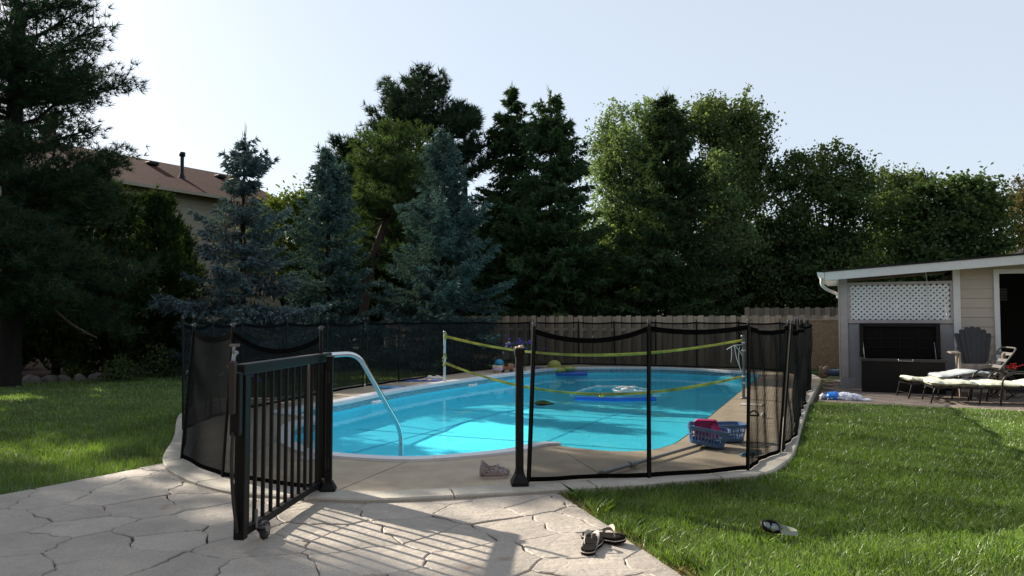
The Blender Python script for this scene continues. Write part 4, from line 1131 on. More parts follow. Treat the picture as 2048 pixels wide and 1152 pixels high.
# ================================================================ house behind the left trees
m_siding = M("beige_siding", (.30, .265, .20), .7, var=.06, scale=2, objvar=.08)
def roof_mat(name, c):
    m, n, b = new_mat(name)
    col = mix_col(n, 1.0, c, ramp(n, noise(n, 30, 4, .7), [(.3, .7), (.7, 1.25)]), 'MULTIPLY')
    col = mix_col(n, 1.0, col, ramp(n, noise(n, .5, 3), [(.3, .85), (.7, 1.1)]), 'MULTIPLY')
    n.links.new(col, b.inputs['Base Color']); b.inputs['Roughness'].default_value = 1; b.inputs['Specular IOR Level'].default_value = .05; bump(n, b, noise(n, 40, 4), .4, .02); return m
m_roof = roof_mat("maroon_shingles", (.058, .026, .022)); m_blackroof = roof_mat("black_shingles", (.03, .028, .028))
m_trim = M("white_trim", (.62, .62, .61), .5, var=.05)
m_glass = M("window_glass", (.03, .035, .04), .06, var=.1)
hu = Vector((.555, .832, 0)).normalized(); hn = Vector((.832, -.555, 0)).normalized()
h0 = Vector((-12.8, 25.8, 0))
hp = lambda s, n_, z: h0 + hu * s + hn * n_ + Vector((0, 0, z))
hs = thing('house', hp(0, -4, 0), 'two-storey beige house with a maroon roof behind the trees', 'house')
EV, RD, s0, s1 = 6.0, 7.75, -9.0, 5.9
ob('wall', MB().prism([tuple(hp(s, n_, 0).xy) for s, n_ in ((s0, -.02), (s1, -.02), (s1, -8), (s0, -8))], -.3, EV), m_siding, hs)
ob('gable', MB().add([hp(s1, -.05, EV), hp(s1, -7.95, EV), hp(s1, -4, RD - .1), hp(s1 - .2, -.05, EV), hp(s1 - .2, -7.95, EV), hp(s1 - .2, -4, RD - .1)], [(0, 2, 1), (3, 4, 5), (0, 1, 4, 3), (1, 2, 5, 4), (2, 0, 3, 5)]), m_siding, hs)
sb = None; rot = Matrix((hu, hn, Vector((0, 0, 1)))).transposed() @ Matrix.Rotation(.045, 3, 'X')
z_ = 2.6
sb = MB().box((0, 0, 0), (s1 - s0, .016, .2), rot=rot).mesh('siding_board'); sb.materials.append(m_siding)
while z_ < EV - .1:
    o = bpy.data.objects.new('siding_board', sb); COL.objects.link(o); o.parent = hs; o.location = hp((s0 + s1) / 2, .006, z_) - hs.location; z_ += .19
rf = MB()
def slope(n_e, n_r):
    e = .45 if n_e > -4 else -.45
    A, B, C_, D_ = hp(s0 - .4, n_e + e, EV - .12), hp(s1 + .4, n_e + e, EV - .12), hp(s1 + .4, n_r, RD), hp(s0 - .4, n_r, RD)
    dn = Vector((0, 0, -.14)); vs_ = [A, B, C_, D_] + [p + dn for p in (A, B, C_, D_)]
    rf.add(vs_, [(0, 1, 2, 3), (7, 6, 5, 4), (0, 4, 5, 1), (1, 5, 6, 2), (2, 6, 7, 3), (3, 7, 4, 0)])
slope(0, -4); slope(-8, -4)
roof = ob('roof', rf, m_roof, hs)
ob('gutter', MB().beam(hp(s0 - .4, .5, EV - .17), hp(s1 + .4, .5, EV - .17), .12, .12), m_siding, hs)
rz = lambda n_: EV - .12 + (RD - EV + .12) * (.45 - n_) / 4.45
def roof_pipe(s, n_, h, r_, name, hat):
    b = hp(s, n_, rz(n_)); m = MB().lathe([(r_ * 2, -.08), (r_ * 1.7, .05), (r_, .2), (r_, h)], b, 12)
    if hat: m.lathe([(r_ * 1.05, h), (r_ * 1.6, h), (r_ * 1.6, h + .16), (0, h + .18)], b, 12)
    ob(name, m, m_black, hs)
roof_pipe(2.3, -1.6, .85, .07, 'flue_pipe', True); roof_pipe(5.2, -1.3, .35, .06, 'vent_pipe', False)
for s, n_ in ((1.9, -3.0), (4.9, -2.9), (7.0 - 1.6, -2.6)):
    c = hp(s, n_, rz(n_) + .07); ob('roof_vent', MB().box(c, (.4, .35, .14), math.atan2(hu.y, hu.x)), m_black, hs, bevel=.03)
ch = hp(-1.3, -4.3, 0); m_brickc = M("chimney_brick", (.22, .11, .08), .9, var=.3, scale=12)
ob('chimney', MB().box((ch.x, ch.y, 7.9), (.36, .36, 1.7), .6).box((ch.x, ch.y, 8.78), (.44, .44, .1), .6), m_brickc, hs)
for s, zz in ((4.35, 5.1), (.2, 5.1), (-3, 5.1)):
    w = ob('window', MB().box(hp(s, .03, zz), (1.3, .07, .08 ), math.atan2(hu.y, hu.x)).box(hp(s, .03, zz + .5), (1.3, .07, .08), math.atan2(hu.y, hu.x)).box(hp(s, .03, zz - .5), (1.3, .07, .08), math.atan2(hu.y, hu.x)) if False else
           MB().beam(hp(s - .65, .03, zz + .5), hp(s + .65, .03, zz + .5), .08, .08).beam(hp(s - .65, .03, zz - .5), hp(s + .65, .03, zz - .5), .08, .08)
           .beam(hp(s - .61, .03, zz - .46), hp(s - .61, .03, zz + .46), .08, .08).beam(hp(s + .61, .03, zz - .46), hp(s + .61, .03, zz + .46), .08, .08).beam(hp(s, .03, zz - .46), hp(s, .03, zz + .46), .06, .05), m_trim, hs)
    ob('pane', MB().box(hp(s, .015, zz), (1.16, .02, .94), math.atan2(hu.y, hu.x)), m_glass, w)

# ================================================================ shed
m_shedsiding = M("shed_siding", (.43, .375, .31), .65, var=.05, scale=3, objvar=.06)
m_post = M("painted_grey_wood", (.37, .34, .335), .6, var=.12, scale=5, bmp=.15)
m_panel = M("grey_panel", (.27, .272, .285), .6, var=.06, scale=4)
m_lattice = M("lattice_white", (.70, .72, .74), .5, var=.04)
m_soffit = M("soffit_boards", (.55, .46, .34), .8, var=.2, scale=6, objvar=.25)
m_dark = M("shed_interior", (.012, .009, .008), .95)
FT = 15.08      # the front stands at t = FT, from s = 0 to the right; its front faces -v
sp = lambda s, t, z: S(s, FT + t, z)
fa = math.atan2(U.y, U.x)
def sbox(s0, s1, t0, t1, z0, z1): return MB().box(sp((s0 + s1) / 2, (t0 + t1) / 2, (z0 + z1) / 2), (s1 - s0, t1 - t0, z1 - z0), fa)
def roofz(s): return 2.10 + .068 * s
GZ = -.05
sh = thing('shed', sp(1.9, 1.1, GZ), 'low beige shed with a lattice panel and an open dark doorway', 'shed')
ob('post', sbox(0, .13, -.0, .13, GZ + .2, 2.02), m_post, sh, bevel=.006, label='grey corner post')
ob('plinth', sbox(-.015, .38, -.03, .14, GZ, GZ + .2), m_panel, sh, bevel=.004)
ob('side_wall', sbox(.0, .06, .14, 2.2, GZ, 2.0), m_shedsiding, sh)
for i in range(12):
    z_ = .12 + i * .16
    ob('siding_board', MB().box(sp(-.012, 1.17, z_), (.016, 2.06, .158), rot=Matrix.Rotation(fa, 3, 'Z') @ Matrix.Rotation(-.05, 3, 'Y')), m_shedsiding, sh)
ob('corner_trim', sbox(-.03, -.003, -.01, .06, GZ + .2, 2.02), m_shedsiding, sh)
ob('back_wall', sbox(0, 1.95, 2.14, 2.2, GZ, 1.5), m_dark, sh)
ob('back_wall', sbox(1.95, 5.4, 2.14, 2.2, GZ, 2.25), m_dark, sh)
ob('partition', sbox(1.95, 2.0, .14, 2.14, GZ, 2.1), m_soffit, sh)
ob('lower_panel', sbox(.13, 1.83, .05, .08, GZ + .2, 1.2), m_panel, sh)
for s in (.42, .95, 1.46): ob('batten', sbox(s, s + .018, .04, .05, GZ + .2, 1.14), m_panel, sh)
fr = sbox(.13, 1.83, .02, .075, 1.16, 1.225); ob('rail', fr, m_post, sh, bevel=.004)
ob('rail', sbox(.13, 1.83, .02, .075, 1.86, 1.915), m_post, sh, bevel=.004)
ob('stile', sbox(.13, .175, .02, .075, 1.225, 1.86), m_post, sh); ob('stile', sbox(1.785, 1.83, .02, .075, 1.225, 1.86), m_post, sh)
# lattice: two layers of crossing slats clipped to the panel
lat = MB(); x0, x1, z0_, z1_ = .175, 1.785, 1.225, 1.86; pit = .094
for lay, sg in ((0, 1), (1, -1)):
    c = -3.0
    while c < 4:
        # line z - z0 = sg*(x - x0) + c
        pts = []
        for x in (x0, x1):
            z_ = z0_ + sg * (x - x0) + c
            if z0_ <= z_ <= z1_: pts.append((x, z_))
        for z_ in (z0_, z1_):
            x = x0 + sg * (z_ - z0_ - c)
            if x0 < x < x1: pts.append((x, z_))
        if len(pts) >= 2 and math.hypot(pts[0][0] - pts[1][0], pts[0][1] - pts[1][1]) > .01:
            lat.beam(sp(pts[0][0], .052 + lay * .008, pts[0][1]), sp(pts[1][0], .052 + lay * .008, pts[1][1]), .007, .040, up=(V.x, V.y, 0)) if False else None
            a_, b_ = sp(pts[0][0], .044 + lay * .009, pts[0][1]), sp(pts[1][0], .044 + lay * .009, pts[1][1])
            lat.beam(a_, b_, .040, .0075, up=(V.x, V.y, 0))
        c += pit * 1.0
ob('lattice', lat, m_lattice, sh, kind='stuff')
ob('door_post', sbox(1.83, 1.94, -.01, .10, GZ, 2.20), m_trim, sh, bevel=.004)
for i in range(14):
    z_ = GZ + .08 + i * .165
    if z_ < 2.2: ob('siding_board', MB().box(sp(2.19, .03, z_), (.50, .016, .163), rot=Matrix.Rotation(fa, 3, 'Z') @ Matrix.Rotation(-.06, 3, 'X')), m_shedsiding, sh)
ob('front_wall', sbox(1.94, 2.44, .05, .10, GZ, 2.24), m_shedsiding, sh)
ob('wall', sbox(3.4, 5.4, .0, .10, GZ, 2.3), m_shedsiding, sh)
ob('door_frame', sbox(2.44, 2.52, -.015, .10, GZ, 2.02), m_trim, sh, bevel=.004)
ob('door_frame', sbox(2.44, 3.45, -.015, .10, 2.02, 2.10), m_trim, sh, bevel=.004)
ob('door_frame', sbox(3.37, 3.45, -.015, .10, GZ, 2.02), m_trim, sh, bevel=.004)
ob('header', sbox(1.94, 5.4, .0, .10, 2.10, 2.24), m_shedsiding, sh)
lv = MB()
for i in range(5): lv.box(sp(2.85, 2.10, 1.62 + i * .05), (.3, .02, .032), rot=Matrix.Rotation(fa, 3, 'Z') @ Matrix.Rotation(.5, 3, 'X'))
ob('louvre', lv, m_panel, sh)
# roof: slab rising to the right, fascia, soffit boards, gutter and downspout
def slab(s0, s1, t0, t1, dz0, dz1, mat, name, parent=sh):
    vs_ = [sp(s, t, roofz(s) + dz) for dz in (dz0, dz1) for s, t in ((s0, t0), (s1, t0), (s1, t1), (s0, t1))]
    return ob(name, MB().add(vs_, [(3, 2, 1, 0), (4, 5, 6, 7), (0, 1, 5, 4), (1, 2, 6, 5), (2, 3, 7, 6), (3, 0, 4, 7)]), mat, parent)
rfs = slab(-.26, 5.6, -.30, 2.4, .02, .05, m_blackroof, 'roof')
slab(-.25, 5.6, -.285, -.262, -.135, .018, m_trim, 'fascia', sh)
for i in range(18):
    slab(-.22 + i * .12, -.105 + i * .12, -.26, 2.3, -.07, -.05, m_soffit, 'soffit_board')
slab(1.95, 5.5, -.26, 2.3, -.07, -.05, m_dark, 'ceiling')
gz = roofz(-.25)
ob('gutter', MB().add([p for t in (-.30, 2.4) for p in (sp(-.26, t, gz + .01), sp(-.38, t, gz + .02), sp(-.37, t, gz - .04), sp(-.32, t, gz - .095), sp(-.25, t, gz - .10))],
   [(0, 1, 2, 3, 4), (9, 8, 7, 6, 5)] + [(k, k + 5, k + 6, k + 1) for k in range(4)]), m_trim, sh)
ob('eave_board', MB().beam(sp(-.13, -.26, gz - .12), sp(-.13, 2.3, gz - .12), .24, .02), m_trim, sh)
ob('downspout', MB().tube(crom([sp(-.30, -.16, gz - .08), sp(-.30, -.15, gz - .2), sp(-.22, -.06, gz - .29), sp(-.07, .1, gz - .36), sp(-.03, .22, gz - .39), sp(-.03, .6, gz - .42)], 5), .03, 10), m_trim, sh)
ob('pull_cord', MB().tube(crom([sp(1.40, .0, 2.12), sp(1.42, .0, 2.0), sp(1.43, .01, 1.86), sp(1.44, .012, 1.25)], 4), .006, 5), m_trim, sh)
# the house gable at the right edge
hg = thing('house', S(6.2, 19.5, GZ), 'house gable with a white roof edge, just showing above the shed roof', 'house')
gx = lambda s, t, z: S(s + 1.05, t, z)
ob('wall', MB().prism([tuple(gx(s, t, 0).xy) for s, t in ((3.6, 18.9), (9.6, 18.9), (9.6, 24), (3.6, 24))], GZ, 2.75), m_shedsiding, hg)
def gbeam(name, a, b_, w, h, mat): ob(name, MB().beam(a, b_, w, h), mat, hg)
gbeam('roof_edge', gx(3.2, 18.6, 2.84), gx(6.6, 18.6, 4.5), .06, .2, m_trim); gbeam('roof_edge', gx(6.6, 18.6, 4.5), gx(10, 18.6, 2.84), .06, .2, m_trim)
ob('roof', MB().add([gx(s, t, z + q) for q in (0, .08) for s, t, z in ((3.2, 18.65, 2.9), (6.6, 18.65, 4.56), (6.6, 24.2, 4.56), (3.2, 24.2, 2.9))] , [(3, 2, 1, 0), (4, 5, 6, 7), (0, 1, 5, 4), (1, 2, 6, 5), (2, 3, 7, 6), (3, 0, 4, 7)])
   .add([gx(s, t, z + q) for q in (0, .08) for s, t, z in ((6.61, 18.65, 4.56), (10, 18.65, 2.9), (10, 24.2, 2.9), (6.61, 24.2, 4.56))] , [(3, 2, 1, 0), (4, 5, 6, 7), (0, 1, 5, 4), (1, 2, 6, 5), (2, 3, 7, 6), (3, 0, 4, 7)]), m_blackroof, hg)
ob('gable', MB().add([gx(3.6, 18.9, 2.75), gx(9.6, 18.9, 2.75), gx(6.6, 18.9, 4.45), gx(3.6, 19.0, 2.75), gx(9.6, 19.0, 2.75), gx(6.6, 19.0, 4.45)], [(0, 1, 2), (5, 4, 3), (0, 2, 5, 3), (1, 4, 5, 2)]), m_shedsiding, hg)

# plywood panel closing the gap beside the shed
def osb():
    m, n, b = new_mat("strand_board")
    v = N(n, "ShaderNodeTexVoronoi"); v.inputs['Scale'].default_value = 22; tc = N(n, "ShaderNodeTexCoord"); mp = N(n, "ShaderNodeMapping"); mp.inputs[3].default_value = (1, 1, 2.2); mp.inputs[2].default_value = (.3, .5, .9)
    n.links.new(tc.outputs['Object'], mp.inputs[0]); n.links.new(mp.outputs[0], v.inputs[0])
    col = mix_col(n, v.outputs['Color'], (.16, .10, .055), (.31, .20, .12)); n.links.new(col, b.inputs['Base Color']); b.inputs['Roughness'].default_value = .8; return m
m_osb = osb()
pw = thing('board_gate', S(-.28, 19.7, -.06), 'brown strand-board gate panel between the screen fence and the shed', 'gate')
ob('panel', MB().box(S(-.28, 19.7, .64), (1.0, .02, 1.14), fa), m_osb, pw); ob('cap_rail', MB().box(S(-.28, 19.7, 1.225), (1.02, .05, .03), fa), m_boards, pw)
for s in (-.76, .2): ob('stile', MB().box(S(s, 19.73, .58), (.05, .04, 1.28), fa), m_boards, pw)

# unseen brick house, added behind the camera to dim the sky light
bh = thing('added_brick_house', (0, -8, -.05), 'unseen brown brick house added behind the camera to block sky light', 'house')
m_hb = M("brown_brick", (.13, .085, .065), .9, var=.3, scale=6)
ob('wall', MB().box((0, -9, 3.0), (30, 8, 6.2)), m_hb, bh)
ob('roof', MB().add([(-15.6, -4.4, 6.0), (15.6, -4.4, 6.0), (15.6, -9, 8.4), (-15.6, -9, 8.4), (-15.6, -13.6, 6.0), (15.6, -13.6, 6.0)], [(0, 1, 2, 3), (3, 2, 5, 4), (0, 3, 4), (1, 5, 2), (0, 4, 5, 1)]), m_blackroof, bh)
for x in (-9, -3.5, 3.5, 9):
    w = ob('window', MB().box((x, -4.98, 4.3), (1.5, .08, 1.3)), m_trim, bh); ob('pane', MB().box((x, -4.93, 4.3), (1.34, .04, 1.14)), m_glass, w)
# ================================================================ storage box
m_resin = M("dark_resin", (.008, .007, .007), .6, var=.2, scale=20, bmp=.08, spec=.2)
m_resin_in = M("dark_resin_inside", (.005, .0045, .0045), .7, var=.2, spec=.1)
bx = thing('storage_box', S(.98, 14.4, -.05), 'large black storage box with its lid open against the lattice wall', 'storage box')
B0, B1, T0, T1, ZB, ZT = .33, 1.60, 14.33, 14.97, -.045, .55
bb = lambda s0, s1, t0, t1, z0, z1: MB().box(S((s0 + s1) / 2, (t0 + t1) / 2, (z0 + z1) / 2), (s1 - s0, t1 - t0, z1 - z0), fa)
ob('front_panel', bb(B0, B1, T0, T0 + .03, ZB, ZT - .05), m_resin, bx, bevel=.006)
ob('back_panel', bb(B0, B1, T1 - .03, T1, ZB, ZT - .05), m_resin, bx); ob('floor', bb(B0 + .03, B1 - .03, T0 + .03, T1 - .03, ZB, ZB + .03), m_resin_in, bx)
for a, b in ((B0, B0 + .03), (B1 - .03, B1)): ob('side_panel', bb(a, b, T0 + .03, T1 - .03, ZB, ZT - .05), m_resin, bx, bevel=.004)
rim = bb(B0 - .012, B1 + .03, T0 - .012, T0 + .05, ZT - .05, ZT); ob('rim', rim, M("rim_grey", (.022, .02, .02), .45), bx, bevel=.006)
for a, b in ((B0 - .012, B0 + .05), (B1 - .03, B1 + .03)): ob('rim', bb(a, b, T0 + .05, T1, ZT - .05, ZT), m_resin, bx, bevel=.005)
lid = ob('lid', bb(B0 - .02, B1 + .0, T1 - .02, T1 + .02, ZT - .02, 1.165), m_resin_in, bx, bevel=.008)
for a, b, c, d in ((B0 - .02, B0 + .05, ZT, 1.165), (B1 - .07, B1, ZT, 1.165)): ob('lid_edge', bb(a, b, T1 - .07, T1 - .02, c, d), m_resin, lid, bevel=.006)
ob('lid_edge', bb(B0 + .05, B1 - .07, T1 - .06, T1 - .02, 1.10, 1.165), m_resin, lid, bevel=.006)
for i in range(2): ob('lid_rib', bb(B0 + .08, B1 - .10, T1 - .032, T1 - .02, .72 + .16 * i, .73 + .16 * i), m_resin, lid)
for i in range(3): ob('lid_rib', bb(B0 + .33 + .3 * i, B0 + .34 + .3 * i, T1 - .032, T1 - .02, ZT + .02, 1.08), m_resin, lid)
for s in (B0 + .06, B1 - .08): ob('gas_strut', MB().tube([S(s, T1 - .12, ZT - .02), S(s - .01, T1 - .09, ZT + .16)], .008, 8).tube([S(s - .01, T1 - .09, ZT + .16), S(s - .02, T1 - .06, ZT + .28)], .005, 8), m_zinc, bx)
ob('handle', MB().tube([S(.90, T0 - .02, ZT - .005), S(.90, T0 - .05, ZT - .03), S(1.12, T0 - .05, ZT - .03), S(1.12, T0 - .02, ZT - .005)], .008, 8), m_zinc, bx)

# ================================================================ Adirondack chair (local: +x right, -y towards the front)
m_grey_ply = M("charcoal_slats", (.024, .022, .024), .7, var=.2, scale=10)
m_weather = M("weathered_chair_wood", (.26, .21, .175), .8, var=.3, scale=6, bmp=.3, objvar=.25, stretch=(3, 3, 1))
cc = S(2.07, 14.42, -.05)
ac = thing('adirondack_chair', cc, 'weathered wooden garden chair with a dark fanned slat back by the shed doorway', 'chair', rz=fa)
for i in range(7):
    k = i - 3; an = k * .055; h = .68 - .012 * k * k; w = .082
    mbx = MB(); lean = -.30
    pts = []
    for z_, ww in ((0, .05), (h * .5, .070), (h - .05, .086), (h - .02, .076), (h, .045)):
        pts.append((z_, ww))
    vs_ = []
    for z_, ww in pts:
        for sx, sy in ((-1, -1), (1, -1), (1, 1), (-1, 1)):
            x = k * .050 + math.sin(an) * .9 * z_ * 1.0 + sx * ww / 2; vs_.append((x,   .16 + sy * .011 + z_ * .36 + .004 * k * k, .48 + z_ * math.cos(an)))
    mbx.add(vs_, [(3, 2, 1, 0)] + [(q * 4 + j, q * 4 + (j + 1) % 4, q * 4 + 4 + (j + 1) % 4, q * 4 + 4 + j) for q in range(4) for j in range(4)] + [(16, 17, 18, 19)])
    ob('back_slat', mbx, m_grey_ply, ac, local=True)
ob('back_brace', MB().box((0, .36, .78), (.5, .03, .07)), m_weather, ac, local=True)
for i in range(5): ob('seat_slat', MB().box((0, -.34 + i * .095, .54 - i * .022), (.54, .085, .022), rot=Matrix.Rotation(-.22, 3, 'X')), m_weather, ac, local=True, bevel=.004)
ob('apron', MB().box((0, -.385, .515), (.56, .022, .09)), m_weather, ac, local=True, bevel=.003)
ob('apron', MB().box((0, -.378, .415), (.56, .02, .075)), m_weather, ac, local=True, bevel=.003)
for sx in (-1, 1):
    ob('leg', MB().box((sx * .30, -.36, .36), (.035, .11, .72)), m_weather, ac, local=True, bevel=.004)
    ob('leg', MB().beam((sx * .26, -.38, .52), (sx * .26, .52, .05), .03, .11), m_weather, ac, local=True, bevel=.004)
    ob('arm', MB().add([(sx * .36 + a, y, z_) for z_ in (.72, .745) for a, y in ((-.07, -.46), (.07, -.46), (.06, .1), (.02, .34), (-.05, .34))], [(4, 3, 2, 1, 0), (5, 6, 7, 8, 9)] + [(j, (j + 1) % 5, (j + 1) % 5 + 5, j + 5) for j in range(5)]), m_weather, ac, local=True, bevel=.004)
    ob('arm_bracket', MB().add([(sx * .335 + a, y, z_) for a in (-.012, .012) for y, z_ in ((-.39, .715), (-.28, .715), (-.33, .53))], [(0, 1, 2), (5, 4, 3), (0, 3, 4, 1), (1, 4, 5, 2), (2, 5, 3, 0)]), m_weather, ac, local=True)

# ================================================================ loungers (local: x from the foot end to the head, y across, near side negative)
m_tube = M("dark_tube_metal", (.012, .011, .0105), .4, var=.2, metal=.3)
m_sling = M("grey_slats", (.10, .095, .09), .5)
m_cush = M("cream_green_cushion", (.56, .57, .44), .9, var=.06, scale=10, bmp=.25, bscale=18)
m_cushback = M("grey_cushion_back", (.36, .39, .40), .9, var=.08, scale=10, bmp=.25, bscale=18)
def cushion(x0, x1, w, z, th, seed, name, parent, mat, fn=None, tuft=True):
    rg = random.Random(seed); p1, p2 = rg.uniform(0, 6), rg.uniform(0, 6); mbx = MB(); L_ = x1 - x0; nu = 44; nv = 14
    def top(sg):
        def f(u, v):
            e = min(1, min(u, 1 - u) * L_ / .05, min(v, 1 - v) * w / .05); r_ = math.sqrt(max(0, 1 - (1 - e) ** 2))
            ed = 1 - min(1, min(v, 1 - v) / .12)
            zz = th / 2 * r_ * sg + sg * .006 * math.sin(u * L_ * 60 + p1) * ed * r_ + (.008 * math.sin(u * 9 + p1) + .006 * math.sin(v * 5 + p2)) * (sg > 0)
            q = Vector((x0 + L_ * u, (v - .5) * w + .006 * math.sin(u * L_ * 45 + p2) * ed, z + th / 2 + zz)); return fn(q) if fn else q
        return f
    mbx.grid(top(1), nu, nv); o = len(mbx.f); mbx.grid(top(-1), nu, nv); mbx.f[o:] = [tuple(reversed(f)) for f in mbx.f[o:]]
    c = ob(name, mbx, mat, parent, local=True)
    return c
def lounger(origin, d, back, label, W=.56, fold=False):
    d = Vector((d[0], d[1], 0)).normalized()
    t = thing('sun_lounger', origin, label, 'sun lounger', 'sun loungers on the terrace', rz=math.atan2(d.y, d.x))
    zs = .262; hx = 1.16
    for y in (0, W):
        ob('side_rail', MB().tube([(.04, y, zs), (hx + .1, y, zs), (1.88, y, zs - .01)], .0135, 8), m_tube, t, local=True)
    ob('end_rail', MB().tube([(.03, 0, zs - .01), (.03, W, zs - .01)], .012, 8), m_tube, t, local=True)
    for y in (0, W):
        ob('leg', MB().tube(crom([(-.02, y, .0), (.01, y, .12), (.05, y, .25), (.10, y, zs - .02), (.20, y, zs)], 4), .0135, 8), m_tube, t, local=True)
        ob('leg', MB().tube([(.62, y, 0), (.66, y, zs)], .0125, 8), m_tube, t, local=True)
        ob('leg', MB().tube([(1.78, y, 0), (1.62, y, zs)], .0135, 8).tube([(1.40, y, 0.02), (1.72, y, zs - .02)], .011, 8), m_tube, t, local=True)
        yo = -.035 if y == 0 else .035
        ob('arm', MB().tube(crom([(.88, y + yo, .0), (.91, y + yo, .2), (.92, y + yo, .36), (.97, y + yo, .45), (1.10, y + yo, .505), (1.25, y + yo, .495), (1.42, y + yo, .42), (1.52, y + yo, zs)], 4), .0135, 8), m_tube, t, local=True)
    ob('stretcher', MB().tube([(-.0, 0, .1), (-.0, W, .1)], .009, 8), m_tube, t, local=True)
    for i in range(9): ob('seat_slat', MB().box((.14 + i * .12, W / 2, zs + .008), (.05, W, .006)), m_sling, t, local=True)
    ca, sa = math.cos(back), math.sin(back); hb = lambda k, y, o=0.0: Vector((hx + k * ca - o * sa, y, zs + .015 + k * sa + o * ca))
    bf = ob('backrest_frame', MB().tube(crom([hb(0, .0), hb(.55, .0), hb(.66, .015), hb(.70, .08), hb(.70, W - .08), hb(.66, W - .015), hb(.55, W), hb(0, W)], 4), .0125, 8), m_tube if not fold else m_sling, t, local=True)
    for i in range(5): ob('back_slat', MB().beam(hb(.08 + i * .125, .01), hb(.08 + i * .125, W - .01), .055, .006, up=hb(0, 0, 1) - hb(0, 0, 0)), m_sling, bf, local=True)
    if back > .3: ob('prop', MB().tube([hb(.4, .05), (1.62, .05, zs - .02)], .009, 8).tube([hb(.4, W - .05), (1.62, W - .05, zs - .02)], .009, 8), m_tube, t, local=True)
    sh_ = lambda q: Vector((q.x, q.y + W / 2, q.z))
    if fold:
        cushion(.02, .74, W - .02, zs + .015, .065, 1, 'cushion', t, m_cush, lambda q: sh_(q) + Vector((0, 0, .02 * max(0, .2 - q.x) / .2)))
        cushion(.70, 1.2, W - .02, zs + .012, .065, 2, 'cushion', t, m_cushback, lambda q: sh_(q) + Vector((0, 0, .05 * max(0, q.x - .9))))
        cushion(.46, 1.22, W - .03, zs + .085, .06, 3, 'cushion', t, m_cushback, lambda q: sh_(q) + Vector((0, 0, .10 * max(0, (q.x - .46)) + .015 * math.sin(q.x * 9))))
    else:
        cushion(.0, .62, W, zs + .015, .075, 4, 'cushion', t, m_cush, sh_)
        cushion(.62, 1.18, W, zs + .015, .075, 5, 'cushion', t, m_cush, sh_)
        def bk(q):
            k = q.x - 1.18; o = q.z - zs - .015; p = hb(k + .02, q.y + W / 2, o); return p
        cushion(1.18, 1.84, W, zs + .015, .075, 6, 'cushion', t, m_cush, bk)
    return t
o1 = G(1819, 800, -.05); lounger(o1, (.98, -.15), R(52), 'back sun lounger with a raised bare backrest and its cushion folded forward', W=.52, fold=True)
o2 = G(1864, 809.5, -.05); lounger(o2, (.955, -.295), R(7), 'front sun lounger lying flat with pale green cushions at the lawn edge')
# low wooden side table with a red flower behind the front lounger
m_red = M("red_petals", (.62, .03, .02), .6, var=.25, scale=30); m_stemg = M("plant_green", (.06, .12, .03), .7, var=.3)
tp = S(2.50, 14.2, -.05)
tb = thing('side_table', tp, 'low wooden table at the right edge behind the front lounger', 'table', rz=fa)
ob('table_top', MB().box((.25, 0, .425), (.95, .42, .03)), m_weather, tb, local=True, bevel=.004)
for x in (-.17, .67):
    for y in (-.17, .17): ob('leg', MB().box((x, y, .205), (.045, .045, .41)), m_weather, tb, local=True)
fp = tp + Vector((-.02, -.05, .44)); fl_ = thing('flower_pot', fp, 'small pot of bright red flowers on the low wooden table', 'potted plant')
ob('pot', MB().lathe([(0, 0), (.05, 0), (.06, .05), (.055, .05), (0, .045)], fp, 14), m_resin, fl_)
hd = MB(); rg = random.Random(3)
for i in range(34):
    p = fp + Vector((rg.gauss(0, .05), rg.gauss(0, .05), .085 + rg.gauss(0, .02))); hd.ball(p, (.02, .02, .014), 6, 4)
ob('petals', hd, m_red, fl_, kind='stuff')
lg_ = MB()
for i in range(12): a = i * .52; lg_.add([fp + Vector((0, 0, .04)), fp + Vector((.06 * math.cos(a), .06 * math.sin(a), .07)), fp + Vector((.09 * math.cos(a + .25), .09 * math.sin(a + .25), .05))], [(0, 1, 2)])
ob('foliage', lg_, m_stemg, fl_)
p = G(1865, 787, -.045) ; m_or = M("orange_plastic", (.75, .10, .03), .4)
wt = thing('water_toy', p, 'small orange-red water pistol lying under the front lounger', 'toy')
ob('body', MB().tube([p + Vector((-.07, 0, .035)), p + Vector((.07, .01, .035))], .03, 10).ball(p + Vector((0, 0, .04)), (.05, .035, .06), 10, 8), m_or, wt); ob('grip', MB().beam(p + Vector((.04, 0, .05)), p + Vector((.09, 0, .015)), .03, .04), m_or, wt, bevel=.006)

# ================================================================ volleyball net across the pool
m_yel_t = leaf_mat('yellow_tape', (.44, .40, .10), (.50, .45, .13), .4, 6)
m_pvc = M("net_pole_white", (.50, .53, .56), .4, var=.1)
P0 = G(889, 765); P1 = G(1487, 797); zt = [CAM_H - 30 / FPX * P0.y - .02, CAM_H - 40 / FPX * P1.y]
zb_ = [CAM_H - 85 / FPX * P0.y, CAM_H - 112 / FPX * P1.y]
vn = thing('volleyball_net', (P0 + P1) / 2, 'sagging yellow-edged volleyball net strung between two poles across the pool', 'net')
for p, h in ((P0, 1.0), (P1, .98)):
    pl = ob('pole', MB().tube([p, p + Vector((.02 if p is P1 else 0, 0, h - .02))], .024, 10), m_pvc if p is P0 else m_zinc, vn)
    ob('cap', MB().lathe([(.026, h - .03), (.028, h - .02), (.028, h), (0, h + .006)], p, 10), m_zinc, pl); ob('socket', MB().lathe([(.0, 0), (.05, 0), (.048, .02), (.027, .03)], p, 12), m_zinc, pl)
def tape_pt(u, z, sag, drop): q = P0.lerp(P1, u); return Vector((q.x, q.y, z[0] + (z[1] - z[0]) * u - sag * 4 * u * (1 - u)))
